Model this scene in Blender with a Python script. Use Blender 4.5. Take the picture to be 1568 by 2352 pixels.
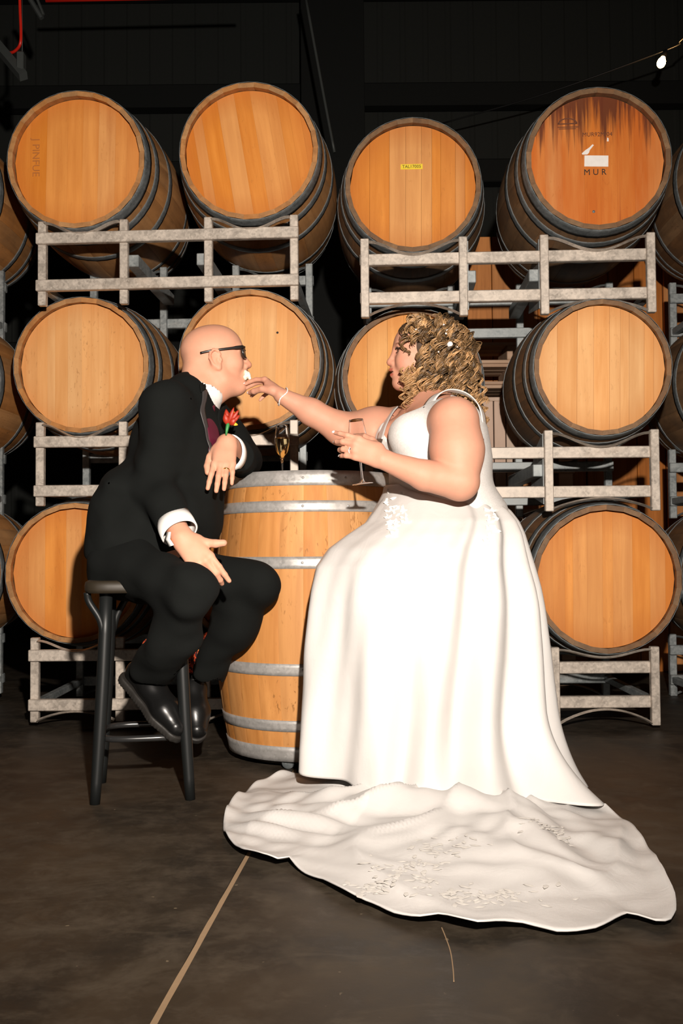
import bpy, bmesh, math, random
import numpy as np
from mathutils import Vector, Matrix

R_ = math.radians
scene = bpy.context.scene
for o in list(bpy.data.objects):
    bpy.data.objects.remove(o)
COL = scene.collection

# ------------------------------------------------------------------ camera
F = 2287.0
CAM = Vector((0.0, 0.0, 0.72))
PITCH = math.atan((1260 - 1176) / F)
ROLL = 0.008
cam_rot = Matrix.Rotation(math.pi / 2 + PITCH, 3, 'X') @ Matrix.Rotation(-ROLL, 3, 'Z')
cd = bpy.data.cameras.new('camera')
cd.sensor_fit = 'VERTICAL'
cd.sensor_height = 36.0
cd.sensor_width = 24.0
cd.lens = 36.0 * F / 2352.0
cd.clip_start = 0.05
cam = bpy.data.objects.new('camera', cd)
COL.objects.link(cam)
cam.matrix_world = Matrix.Translation(CAM) @ cam_rot.to_4x4()
scene.camera = cam

# ------------------------------------------------------------------ world, flash, exposure
w = bpy.data.worlds.new('world')
scene.world = w
w.use_nodes = True
w.node_tree.nodes['Background'].inputs[0].default_value = (1.0, 0.82, 0.66, 1)
w.node_tree.nodes['Background'].inputs[1].default_value = 0.010

FLASH = Vector((0.17, -0.02, 1.31))
fl = bpy.data.lights.new('camera_flash', 'SPOT')
fl.energy = 870
fl.color = (1.0, 0.90, 0.80)
fl.shadow_soft_size = 0.028
fl.spot_size = R_(106)
fl.spot_blend = 1.0
flo = bpy.data.objects.new('camera_flash', fl)
COL.objects.link(flo)
flo.location = FLASH
flo.rotation_euler = (Vector((-0.32, 3.4, 1.30)) - FLASH).to_track_quat('-Z', 'Y').to_euler()

vs = scene.view_settings
vs.view_transform = 'Standard'
vs.look = 'None'
vs.exposure = 0.0
vs.gamma = 1.0
vs.use_curve_mapping = False

# ------------------------------------------------------------------ measuring helpers
def ray(px, py):
    return cam_rot @ Vector(((px - 784) / F, -(py - 1176) / F, -1.0))

def P(px, py, Y):
    r = ray(px, py)
    return CAM + r * (Y / r.y)

def FP(px, py, z=0.0):
    r = ray(px, py)
    return CAM + r * ((z - CAM.z) / r.z)

# ------------------------------------------------------------------ object helpers
def tag(o, label=None, cat=None, group=None, kind=None):
    if label: o['label'] = label
    if cat: o['category'] = cat
    if group: o['group'] = group
    if kind: o['kind'] = kind
    return o

def link(name, data, parent=None, mat=None):
    o = bpy.data.objects.new(name, data)
    COL.objects.link(o)
    if parent is not None:
        o.parent = parent
    if mat is not None and data is not None and len(data.materials) == 0:
        data.materials.append(mat)
    return o

def empty(name, loc=(0, 0, 0), rot=(0, 0, 0)):
    o = bpy.data.objects.new(name, None)
    o.empty_display_size = 0.05
    COL.objects.link(o)
    o.location = loc
    o.rotation_euler = rot
    return o

def mesh(name, verts, faces, smooth=True):
    me = bpy.data.meshes.new(name)
    me.from_pydata([tuple(map(float, v)) for v in verts], [], [tuple(map(int, f)) for f in faces])
    if smooth:
        me.shade_smooth()
    me.update()
    return me

def np_mesh(name, V, Q, smooth=True):
    me = bpy.data.meshes.new(name)
    V = np.asarray(V, np.float32); Q = np.asarray(Q, np.int32)
    n = Q.shape[1]
    me.vertices.add(len(V)); me.vertices.foreach_set('co', V.ravel())
    me.loops.add(Q.size); me.loops.foreach_set('vertex_index', Q.ravel())
    me.polygons.add(len(Q))
    me.polygons.foreach_set('loop_start', np.arange(0, Q.size, n, dtype=np.int32))
    me.polygons.foreach_set('loop_total', np.full(len(Q), n, np.int32))
    me.update(calc_edges=True)
    if smooth:
        me.shade_smooth()
    return me

def bm_mesh(name, bm, smooth=False):
    bmesh.ops.recalc_face_normals(bm, faces=bm.faces)
    me = bpy.data.meshes.new(name)
    bm.to_mesh(me); bm.free()
    if smooth:
        me.shade_smooth()
    return me

def box_mesh(name, sx, sy, sz, bevel=0.0, center=(0, 0, 0)):
    bm = bmesh.new()
    bmesh.ops.create_cube(bm, size=1.0)
    for v in bm.verts:
        v.co = Vector((v.co.x * sx + center[0], v.co.y * sy + center[1], v.co.z * sz + center[2]))
    if bevel > 0:
        bmesh.ops.bevel(bm, geom=bm.edges[:], offset=bevel, segments=1, affect='EDGES')
    return bm_mesh(name, bm)

def tube_arrays(pts, rad, sides=10, flat=None, cap=True, up=None, closed=False):
    """swept tube; rad scalar or list; flat = (wide, thin) multipliers along the frame"""
    pts = [Vector(p) for p in pts]
    n = len(pts)
    if not hasattr(rad, '__len__'):
        rad = [rad] * n
    V = []; Fc = []
    prev = Vector(up) if up is not None else None
    for i in range(n):
        if closed:
            t = pts[(i + 1) % n] - pts[i - 1]
        else:
            t = pts[min(i + 1, n - 1)] - pts[max(i - 1, 0)]
        t.normalize()
        if prev is None:
            a = Vector((0, 0, 1)) if abs(t.z) < 0.9 else Vector((1, 0, 0))
        else:
            a = prev
        u = a - t * a.dot(t)
        if u.length < 1e-6:
            u = t.orthogonal()
        u.normalize()
        v = t.cross(u)
        prev = u
        fu, fv = flat if flat else (1, 1)
        for k in range(sides):
            an = 2 * math.pi * k / sides
            V.append(pts[i] + u * (math.cos(an) * rad[i] * fu) + v * (math.sin(an) * rad[i] * fv))
    m = n if closed else n - 1
    for i in range(m):
        for k in range(sides):
            k2 = (k + 1) % sides
            j = (i + 1) % n
            Fc.append((i * sides + k, i * sides + k2, j * sides + k2, j * sides + k))
    if cap and not closed:
        Fc.append(tuple(range(sides - 1, -1, -1)))
        Fc.append(tuple((n - 1) * sides + k for k in range(sides)))
    return V, Fc

def tube(name, pts, rad, parent=None, mat=None, sides=10, **kw):
    V, Fc = tube_arrays(pts, rad, sides, **kw)
    return link(name, mesh(name, V, Fc), parent, mat)

def catmull(pts, n=8):
    pts = [Vector(p) for p in pts]
    q = [pts[0] * 2 - pts[1]] + pts + [pts[-1] * 2 - pts[-2]]
    out = []
    for i in range(1, len(q) - 2):
        p0, p1, p2, p3 = q[i - 1], q[i], q[i + 1], q[i + 2]
        for k in range(n):
            t = k / n
            out.append(0.5 * ((2 * p1) + (p2 - p0) * t + (2 * p0 - 5 * p1 + 4 * p2 - p3) * t * t + (3 * p1 - p0 - 3 * p2 + p3) * t ** 3))
    out.append(pts[-1])
    return out

def lathe_arrays(prof, sides=40):
    V = []; Fc = []
    n = len(prof)
    for r, z in prof:
        for k in range(sides):
            a = 2 * math.pi * k / sides
            V.append((r * math.cos(a), r * math.sin(a), z))
    for i in range(n - 1):
        for k in range(sides):
            k2 = (k + 1) % sides
            Fc.append((i * sides + k, i * sides + k2, (i + 1) * sides + k2, (i + 1) * sides + k))
    return V, Fc

def lathe(name, prof, parent=None, mat=None, sides=40):
    V, Fc = lathe_arrays(prof, sides)
    return link(name, mesh(name, V, Fc), parent, mat)

# ------------------------------------------------------------------ material helpers
class NT:
    def __init__(self, name):
        self.m = bpy.data.materials.new(name)
        self.m.use_nodes = True
        self.t = self.m.node_tree
        self.b = self.t.nodes['Principled BSDF']
        self.out = self.t.nodes['Material Output']
    def n(self, typ, **kw):
        nd = self.t.nodes.new('ShaderNode' + typ)
        for k, v in kw.items():
            if hasattr(nd, k) and k not in nd.inputs:
                setattr(nd, k, v)
            else:
                self.set(nd, k, v)
        return nd
    def set(self, nd, key, v):
        inp = nd.inputs[key]
        if isinstance(v, bpy.types.NodeSocket):
            self.t.links.new(v, inp)
        else:
            inp.default_value = v
    def p(self, **kw):
        for k, v in kw.items():
            self.set(self.b, k.replace('_', ' '), v)
        return self
    def coord(self, scale=(1, 1, 1), rnd=0.0, kind='Object', rot=(0, 0, 0)):
        tc = self.n('TexCoord')
        src = tc.outputs[kind]
        if rnd:
            oi = self.n('ObjectInfo')
            mul = self.n('Math', operation='MULTIPLY'); self.set(mul, 0, oi.outputs['Random']); self.set(mul, 1, rnd)
            ad = self.n('VectorMath', operation='ADD'); self.set(ad, 0, src); self.set(ad, 1, mul.outputs[0])
            src = ad.outputs[0]
        mp = self.n('Mapping'); self.set(mp, 'Vector', src)
        mp.inputs['Scale'].default_value = scale
        mp.inputs['Rotation'].default_value = rot
        return mp.outputs[0]
    def noise(self, vec, scale=5, detail=4, rough=0.55, dist=0.0):
        nd = self.n('TexNoise')
        self.set(nd, 'Vector', vec); self.set(nd, 'Scale', scale); self.set(nd, 'Detail', detail)
        self.set(nd, 'Roughness', rough); self.set(nd, 'Distortion', dist)
        return nd.outputs['Fac']
    def ramp(self, fac, stops, interp='LINEAR'):
        r = self.n('ValToRGB')
        self.set(r, 'Fac', fac)
        cr = r.color_ramp
        cr.interpolation = interp
        while len(cr.elements) < len(stops):
            cr.elements.new(0.5)
        for e, (p, c) in zip(cr.elements, stops):
            e.position = p
            e.color = (c, c, c, 1) if not hasattr(c, '__len__') else (*c, 1)
        return r.outputs['Color']
    def mix(self, fac, a, b, mode='MIX'):
        m = self.n('Mix', data_type='RGBA', blend_type=mode)
        for idx, v in ((0, fac), (6, a), (7, b)):
            if isinstance(v, bpy.types.NodeSocket):
                self.t.links.new(v, m.inputs[idx])
            else:
                m.inputs[idx].default_value = v if idx == 0 or len(v) == 4 else (*v, 1)
        return m.outputs[2]
    def math(self, op, a, b=0.0, c=0.0, clamp=False):
        m = self.n('Math', operation=op); m.use_clamp = clamp
        self.set(m, 0, a); self.set(m, 1, b); self.set(m, 2, c)
        return m.outputs[0]
    def bump(self, h, strength=0.2, dist=0.005):
        b = self.n('Bump'); self.set(b, 'Height', h); self.set(b, 'Strength', strength); self.set(b, 'Distance', dist)
        self.set(self.b, 'Normal', b.outputs[0])
    def rnd(self):
        return self.n('ObjectInfo').outputs['Random']

def plain(name, col, rough=0.6, metal=0.0, spec=0.5, **kw):
    k = NT(name)
    v = k.noise(k.coord((1, 1, 1)), 40, 3)
    c = k.mix(v, tuple(x * 0.9 for x in col), tuple(min(1, x * 1.1) for x in col))
    k.p(Base_Color=c, Roughness=rough, Metallic=metal, Specular_IOR_Level=spec)
    for a, b in kw.items():
        k.p(**{a: b})
    return k.m

def oak(name, dark, light, axis, vary=0.18, rough=0.62, scale=1.0, flecks=0.5, stain=None, grime=0.0, edge=False):
    """oak with the grain along the given local axis, tint varying from piece to piece"""
    k = NT(name)
    st = [26 * scale] * 3; st[axis] = 1.6 * scale
    co = k.coord(tuple(st), rnd=13.7)
    g = k.noise(co, 1.0, 6, 0.6, 0.35)
    st2 = [5 * scale] * 3; st2[axis] = 0.9 * scale
    g2 = k.noise(k.coord(tuple(st2), rnd=31.0), 1.0, 3, 0.5, 1.2)
    base = k.mix(k.ramp(g, [(0.3, 0.0), (0.72, 1.0)]), dark, light)
    base = k.mix(k.ramp(g2, [(0.35, 0.0), (0.75, 0.55)]), base, tuple(0.82 * a + 0.1 * b for a, b in zip(dark, light)))
    # piece to piece tint
    rv = k.rnd()
    hs = k.n('HueSaturation')
    k.set(hs, 'Color', base)
    k.set(hs, 'Value', k.math('MULTIPLY_ADD', rv, 2 * vary, 1.0 - vary))
    wn = k.n('TexWhiteNoise', noise_dimensions='1D'); k.set(wn, 'W', rv)
    k.set(hs, 'Hue', k.math('MULTIPLY_ADD', wn.outputs['Value'], 0.009, 0.4955))
    k.set(hs, 'Saturation', k.math('MULTIPLY_ADD', wn.outputs['Value'], -0.12, 1.05))
    c = hs.outputs[0]
    if flecks > 0:
        st3 = [120 * scale] * 3; st3[axis] = 34 * scale
        fn = k.noise(k.coord(tuple(st3), rnd=7.1), 1.0, 2, 0.5, 0.6)
        msk = k.noise(k.coord((5, 5, 3), rnd=3.3), 1.0, 2)
        ff = k.math('MULTIPLY', k.ramp(fn, [(0.61, 0.0), (0.68, 1.0)]), k.ramp(msk, [(0.48, 0.0), (0.62, 1.0)]))
        c = k.mix(k.math('MULTIPLY', ff, flecks), c, tuple(x * 0.55 for x in dark))
    if stain:
        # wine running down from the top of the head: dark red brown, ragged lower edge
        tc = k.n('TexCoord'); sp = k.n('SeparateXYZ'); k.set(sp, 0, tc.outputs['Object'])
        dr = k.noise(k.coord((42, 42, 1.6)), 1.0, 5, 0.65)
        lvl = k.math('MULTIPLY_ADD', dr, 0.75, k.math('ADD', sp.outputs['Z'], -0.47))
        mm = k.ramp(lvl, [(0.0, 0.0), (0.13, 1.0)])
        wash = k.noise(k.coord((9, 9, 1.2)), 1.0, 4, 0.6)
        c = k.mix(k.ramp(wash, [(0.35, 0.25), (0.62, 0.95)]), c, stain[1])
        st5 = k.noise(k.coord((60, 60, 1.1)), 1.0, 4, 0.6)
        c = k.mix(k.ramp(st5, [(0.60, 0.0), (0.70, 0.5)]), c, (0.26, 0.045, 0.008))
        c = k.mix(k.math('MULTIPLY', mm, 0.9), c, stain[0])
    if edge:
        # wood darkened by age and wine towards the croze
        tc = k.n('TexCoord'); ln_ = k.n('VectorMath', operation='LENGTH'); k.set(ln_, 0, tc.outputs['Object'])
        er = k.noise(k.coord((14, 14, 5)), 1.0, 4, 0.6)
        ef = k.ramp(k.math('MULTIPLY_ADD', er, 0.07, ln_.outputs['Value']), [(0.21, 0.0), (0.315, 0.6)])
        c = k.mix(ef, c, (dark[0] * 0.80, dark[1] * 0.66, dark[2] * 0.5))
    if grime > 0:
        gn = k.noise(k.coord((6, 6, 6), rnd=5.0), 1.0, 5, 0.65)
        c = k.mix(k.math('MULTIPLY', k.ramp(gn, [(0.4, 0.0), (0.7, 1.0)]), grime), c, (0.07, 0.05, 0.035))
    k.p(Base_Color=c, Roughness=rough, Specular_IOR_Level=0.3)
    k.bump(g, 0.25, 0.002)
    return k.m

def galvanised(name, a=(0.27, 0.235, 0.20), b=(0.60, 0.525, 0.45), rough=0.5, metal=0.25, rust=0.25):
    k = NT(name)
    co = k.coord((1, 1, 1), rnd=9.0)
    vo = k.n('TexVoronoi'); k.set(vo, 'Vector', co); k.set(vo, 'Scale', 110.0)
    sp = k.n('SeparateColor'); k.set(sp, 0, vo.outputs['Color'])
    nz = k.noise(co, 18, 4, 0.6)
    f = k.math('MULTIPLY_ADD', sp.outputs[0], 0.45, k.math('MULTIPLY', k.ramp(nz, [(0.3, 0.0), (0.7, 1.0)]), 0.65))
    c = k.mix(f, a, b)
    rn = k.noise(k.coord((2.5, 2.5, 5), rnd=21.0), 1.0, 4, 0.6)
    c = k.mix(k.math('MULTIPLY', k.ramp(rn, [(0.60, 0.0), (0.72, 1.0)]), rust), c, (0.25, 0.13, 0.05))
    k.p(Base_Color=c, Roughness=k.math('MULTIPLY_ADD', f, 0.2, rough - 0.1), Metallic=metal)
    return k.m

MAT = {}
MAT['head_gold'] = oak('oak_head_gold', (0.66, 0.285, 0.070), (0.86, 0.44, 0.135), 2, 0.05, flecks=0.25, edge=True)
MAT['head_amber'] = oak('oak_head_amber', (0.58, 0.205, 0.036), (0.80, 0.335, 0.075), 2, 0.03, flecks=0.2, edge=True)
MAT['head_pale'] = oak('oak_head_pale', (0.66, 0.315, 0.105), (0.82, 0.46, 0.19), 2, 0.07, flecks=0.22, edge=True)
MAT['head_figured'] = oak('oak_head_figured', (0.66, 0.31, 0.10), (0.82, 0.45, 0.18), 2, 0.04, flecks=0.55, edge=True)
MAT['head_stained'] = oak('oak_head_stained', (0.56, 0.19, 0.035), (0.78, 0.33, 0.08), 2, 0.05, stain=((0.085, 0.016, 0.006), (0.52, 0.12, 0.010)))
MAT['stave_racked'] = oak('oak_stave_racked', (0.32, 0.14, 0.042), (0.55, 0.265, 0.092), 1, 0.08, grime=0.35)
MAT['stave_dark'] = oak('oak_stave_dark', (0.16, 0.082, 0.036), (0.30, 0.16, 0.072), 1, 0.10, grime=0.6)
MAT['stave_table'] = oak('oak_stave_table', (0.40, 0.165, 0.042), (0.62, 0.29, 0.088), 1, 0.10, flecks=0.8)
MAT['hoop_dark'] = galvanised('hoop_dark_steel', (0.085, 0.098, 0.102), (0.19, 0.205, 0.21), 0.5, 0.35, 0.12)
MAT['hoop_bright'] = galvanised('hoop_bright_steel', (0.36, 0.35, 0.335), (0.54, 0.52, 0.50), 0.42, 0.45, 0.05)
MAT['galv'] = galvanised('galvanised_steel')
MAT['galv_blue'] = galvanised('galvanised_steel_blue', (0.15, 0.17, 0.175), (0.34, 0.36, 0.36), 0.5, 0.4, 0.2)
MAT['black_paint'] = plain('black_paint', (0.012, 0.012, 0.012), 0.35)
# ================================================================== the setting
def concrete():
    k = NT('dark_polished_concrete')
    co = k.coord((1, 1, 1))
    a = k.noise(co, 1.3, 6, 0.62, 0.6)
    b = k.noise(co, 9.0, 8, 0.72)
    st = k.noise(k.coord((3.0, 4.5, 1)), 1.2, 6, 0.7, 1.6)
    c = k.mix(k.ramp(a, [(0.32, 0.0), (0.68, 1.0)]), (0.009, 0.0085, 0.007), (0.042, 0.029, 0.017))
    c = k.mix(k.ramp(b, [(0.45, 0.0), (0.68, 0.75)]), c, (0.060, 0.045, 0.030))
    c = k.mix(k.ramp(st, [(0.52, 0.0), (0.70, 0.55)]), c, (0.070, 0.055, 0.038))
    fl_ = k.noise(co, 46.0, 2, 0.4)
    c = k.mix(k.ramp(fl_, [(0.75, 0.0), (0.79, 0.55)]), c, (0.22, 0.17, 0.11))
    sc = k.noise(k.coord((2.0, 30, 1), rot=(0, 0, 0.5)), 1.3, 3, 0.5, 0.4)
    c = k.mix(k.ramp(sc, [(0.74, 0.0), (0.80, 0.22)]), c, (0.11, 0.09, 0.066))
    k.p(Base_Color=c, Roughness=k.ramp(b, [(0.3, 0.46), (0.7, 0.68)]), Specular_IOR_Level=0.35)
    k.bump(b, 0.15, 0.004)
    return k.m
MAT['concrete'] = concrete()
MAT['joint'] = plain('joint_filler', (0.26, 0.17, 0.095), 0.8)
MAT['wall'] = plain('dark_wall_sheet', (0.022, 0.024, 0.022), 0.75, spec=0.2)
MAT['wall_trim'] = plain('dark_steel_girt', (0.009, 0.010, 0.0095), 0.7, spec=0.2)
MAT['roof'] = plain('dark_roof_sheet', (0.020, 0.019, 0.017), 0.8, spec=0.2)

# floor: two slabs with a filled saw-cut joint between them
ja, jb = FP(567, 1966), FP(352, 2352)
jd = (ja - jb).normalized()
j_far = jb + jd * 9.0
j_near = jb - jd * 3.2
jn = Vector((jd.y, -jd.x, 0))
hw = 0.0062
def slab(name, pts, parent=None):
    bm = bmesh.new()
    top = [bm.verts.new((p.x, p.y, 0)) for p in pts]
    bot = [bm.verts.new((p.x, p.y, -0.12)) for p in pts]
    n = len(pts)
    bm.faces.new(top); bm.faces.new(bot[::-1])
    for i in range(n):
        bm.faces.new((top[i], bot[i], bot[(i + 1) % n], top[(i + 1) % n]))
    return link(name, bm_mesh(name, bm), parent, MAT['concrete'])
floor = empty('floor', (0, 4, 0)); tag(floor, 'dark brown polished concrete floor', kind='structure')
floor.location = (0, 0, 0)
slab('slab', [j_near - jn * hw, j_far - jn * hw, Vector((-6, j_far.y, 0)), Vector((-6, j_near.y, 0))], floor)
slab('slab', [j_near + jn * hw, Vector((6, j_near.y, 0)), Vector((6, j_far.y, 0)), j_far + jn * hw], floor)
bm = bmesh.new()
vv = []
random.seed(2)
for i in range(161):
    q = j_near.lerp(j_far, i / 160)
    for s in (-1, 1):
        e = q + jn * s * (hw + random.uniform(-0.0015, 0.0012))
        vv.append(bm.verts.new((e.x, e.y, -0.0015)))
for i in range(160):
    bm.faces.new((vv[2 * i], vv[2 * i + 1], vv[2 * i + 3], vv[2 * i + 2]))
jo = link('control_joint', bm_mesh('control_joint', bm), floor, MAT['joint'])
jo['label'] = 'tan filled control joint running across the concrete'
# thin scratch on the concrete
sp_ = [FP(x, y, 0.0007) for x, y in ((1013, 2128), (1022, 2150), (1034, 2185), (1040, 2225), (1042, 2255))]
tube('floor_scratch', catmull(sp_, 6), [0.0012] * 25, floor, MAT['joint'], sides=6, flat=(0.3, 1))

# back wall: ribbed sheet with girts
WY = 8.6
wall = empty('wall_back', (0, WY, 0)); tag(wall, 'dark metal sheet back wall', kind='structure')
rib_bm = bmesh.new()
xs = []
x = -6.0
while x < 6.0:
    xs += [(x, 0), (x + 0.14, 0), (x + 0.155, -0.006), (x + 0.185, -0.006)]
    x += 0.2
vt = [(rib_bm.verts.new((a, b, -0.02)), rib_bm.verts.new((a, b, 7.0))) for a, b in xs]
for i in range(len(vt) - 1):
    rib_bm.faces.new((vt[i][0], vt[i + 1][0], vt[i + 1][1], vt[i][1]))
link('sheet', bm_mesh('sheet', rib_bm), wall, MAT['wall'])
for z in (3.25, 3.95, 4.62, 5.6, 2.4, 1.4):
    o = link('girt', box_mesh('girt', 12, 0.14, 0.20, 0.01), wall, MAT['wall_trim']); o.location = (0, -0.12, z)
# dark steel column between the two stacks
cpos = P(765, 300, 8.2)
colm = empty('trim_1', (cpos.x, 8.2, 0)); tag(colm, 'dark steel portal column', kind='structure')
for nm, sx, sy, yy in (('web', 0.03, 0.34, 0), ('flange', 0.52, 0.03, -0.18), ('flange', 0.52, 0.03, 0.18)):
    o = link(nm, box_mesh(nm, sx, sy, 7.0, 0.004), colm, MAT['wall_trim']); o.location = (0, yy, 3.49)
# roof
bm = bmesh.new()
rp = [(-6, -3, 5.2), (6, -3, 5.2), (6, 9, 6.6), (-6, 9, 6.6)]
bm.faces.new([bm.verts.new(p) for p in rp])
bm.faces.new([bm.verts.new((p[0], p[1], p[2] + 0.1)) for p in rp][::-1])
ceil = link('ceiling', bm_mesh('ceiling', bm), None, MAT['roof']); tag(ceil, 'dark sloping metal roof', kind='structure')
for i, (y, z) in enumerate(((5.2, 6.0), (6.8, 6.2))):
    o = link('trim_%d' % (i + 2), box_mesh('purlin', 12, 0.08, 0.2, 0.01), None, MAT['wall_trim']); o.location = (0, y, z - 0.15)
    tag(o, 'dark roof purlin %s' % ('nearer the racks' if i == 0 else 'further back'), kind='structure')
# ================================================================== barrels
BL = 0.95
def br(y):
    t = abs(y) / (BL / 2)
    return 0.345 - 0.052 * t ** 1.9
NST = 26
def make_stave(extra=0.0):
    N = 12
    hwid = math.pi / NST * 0.997
    V = []; Fc = []
    ys = [-BL / 2 + BL * i / N for i in range(N + 1)]
    AA = (-1, -0.93, -0.35, 0.35, 0.93, 1)
    M = len(AA)
    for i, y in enumerate(ys):
        r = br(y) + extra
        for a in AA:
            rr = r - (0.0006 if abs(a) == 1 else 0)
            V.append((rr * math.sin(a * hwid), y, rr * math.cos(a * hwid)))
    for i in range(N):
        for k in range(M - 1):
            Fc.append((i * M + k, i * M + k + 1, (i + 1) * M + k + 1, (i + 1) * M + k))
    n_out = len(Fc)
    o = len(V)
    for i, y in enumerate(ys):
        r = br(y) + extra; ri = r - (0.021 if i in (0, N) else 0.027)
        for a, q in ((hwid, r - 0.0006), (hwid, ri), (-hwid, ri), (-hwid, r - 0.0006)):
            V.append((q * math.sin(a), y, q * math.cos(a)))
    for i in range(N):
        for k in range(3):
            Fc.append((o + i * 4 + k, o + i * 4 + k + 1, o + (i + 1) * 4 + k + 1, o + (i + 1) * 4 + k))
    Fc.append(tuple(o + k for k in (3, 2, 1, 0))); b = o + N * 4
    Fc.append((b, b + 1, b + 2, b + 3))
    me = mesh('stave', V, Fc, smooth=False)
    me.polygons.foreach_set('use_smooth', [i < n_out for i in range(len(Fc))])
    return me
stave_meshes = [make_stave(0.0), make_stave(0.0004), make_stave(-0.0004)]

RH = 0.2735
def head_board_mesh(x0, x1, dz, g=0.0004):
    x0 += g if x0 > -RH + 0.001 else 0
    x1 -= g if x1 < RH - 0.001 else 0
    m = 6
    pts = []
    for i in range(m + 1):
        x = x0 + (x1 - x0) * i / m
        pts.append((x, math.sqrt(max(RH * RH - x * x, 0.0))))
    out = pts + [(x, -z) for x, z in pts[::-1]]
    clean = []
    for p in out:
        if not clean or (abs(p[0] - clean[-1][0]) + abs(p[1] - clean[-1][1])) > 1e-5:
            clean.append(p)
    if abs(clean[0][0] - clean[-1][0]) + abs(clean[0][1] - clean[-1][1]) < 1e-5:
        clean.pop()
    bm = bmesh.new()
    f = [bm.verts.new((x, -dz, z)) for x, z in clean]
    b = [bm.verts.new((x, 0.018, z)) for x, z in clean]
    bm.faces.new(f); bm.faces.new(b[::-1])
    n = len(clean)
    for i in range(n):
        bm.faces.new((f[i], b[i], b[(i + 1) % n], f[(i + 1) % n]))
    return bm_mesh('head_board', bm)
HEAD_SETS = []
random.seed(11)
for nb in (8, 9, 10, 11):
    ws = [random.uniform(0.6, 1.4) for _ in range(nb)]
    tot = sum(ws); e = [-RH]
    for q in ws:
        e.append(e[-1] + q / tot * 2 * RH)
    HEAD_SETS.append([head_board_mesh(e[i], e[i + 1], random.uniform(0, 0.0008 if nb == 9 else 0.00025), 0.0004 if nb == 9 else 0.00012) for i in range(nb)])

HOOPS = ((0.0, 0.050), (0.100, 0.137), (0.283, 0.322))
def hoop_mesh(a, b):
    prof = []
    ya, yb = -BL / 2 + a, -BL / 2 + b
    n = 48
    V = []; Fc = []
    m = 4
    ring = [(br(ya + (yb - ya) * i / (m - 1)) + 0.0022, ya + (yb - ya) * i / (m - 1)) for i in range(m)]
    ring += [(r - 0.002, y) for r, y in ring[::-1]]
    M = len(ring)
    for k in range(n):
        an = 2 * math.pi * k / n
        for r, y in ring:
            V.append((r * math.sin(an), y, r * math.cos(an)))
    for k in range(n):
        k2 = (k + 1) % n
        for j in range(M):
            j2 = (j + 1) % M
            Fc.append((k * M + j, k * M + j2, k2 * M + j2, k2 * M + j))
    me = mesh('hoop', V, Fc, smooth=False)
    return me
hoop_meshes = []; hoop_racked = []
HOOPS_R = ((0.0, 0.064), (0.104, 0.150), (0.272, 0.318))
for lst_, spec_ in ((hoop_meshes, HOOPS), (hoop_racked, HOOPS_R)):
    for a, b in spec_:
        lst_.append(hoop_mesh(a, b))
        lst_.append(hoop_mesh(BL - b, BL - a))
for me_ in hoop_meshes + hoop_racked:
    me_.polygons.foreach_set('use_smooth', [(i % 8) < 3 for i in range(len(me_.polygons))])
def per_mat(me, mat, cache={}):
    key = (me.name, mat.name)
    if key not in cache:
        c = me.copy(); c.materials.clear(); c.materials.append(mat)
        cache[key] = c
    return cache[key]
rear_head = head_board_mesh(-RH, RH, 0.0)
rivet_me = None
def make_rivet():
    V, Fc = lathe_arrays([(0.0001, 0.0028), (0.003, 0.0022), (0.0045, 0.0006), (0.0048, -0.001)], 10)
    return mesh('rivet', V, Fc)
rivet_me = make_rivet()

def barrel(name, label, head, stave, hoop, hset=0, roll=0.0, group='oak wine barrels lying in the steel racks', rivets=()):
    root = empty(name)
    tag(root, label, 'barrel', group)
    for i in range(NST):
        o = link('stave', per_mat(stave_meshes[i % 3], MAT[stave]), root)
        o.rotation_euler = (0, 2 * math.pi * (i + 0.5) / NST + roll, 0)
    for me in HEAD_SETS[hset % len(HEAD_SETS)]:
        o = link('head_board', per_mat(me, MAT[head]), root)
        o.location = (0, -BL / 2 + 0.040, 0); o.rotation_euler = (0, roll, 0)
    o = link('rear_head', per_mat(rear_head, MAT[head]), root)
    o.location = (0, BL / 2 - 0.040, 0); o.rotation_euler = (0, 0, math.pi)
    for hi, me in enumerate(hoop_meshes if rivets else hoop_racked):
        h = link('hoop', per_mat(me, MAT[hoop]), root)
        if hi in (0, 2, 4, 1, 3, 5):
            a, b = HOOPS[hi // 2]
            ym = -BL / 2 + (a + b) / 2
            if hi % 2: ym = -ym
            for an in rivets:
                rv = link('rivet', per_mat(rivet_me, MAT[hoop]), h)
                n = Vector((math.sin(an), 0, math.cos(an)))
                rv.location = n * (br(ym) + 0.002) + Vector((0, ym, 0))
                rv.rotation_euler = n.to_track_quat('Z', 'Y').to_euler()
    return root

def place_barrel(root, px, py, Y, yaw=0.0, sc=1.0):
    c = P(px, py, Y)
    root.scale = (sc, sc, sc)
    ax = Vector((math.sin(yaw), math.cos(yaw), 0))
    root.location = c + ax * (BL * sc / 2)
    root.rotation_euler = (0, 0, -yaw)
    return root

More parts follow.
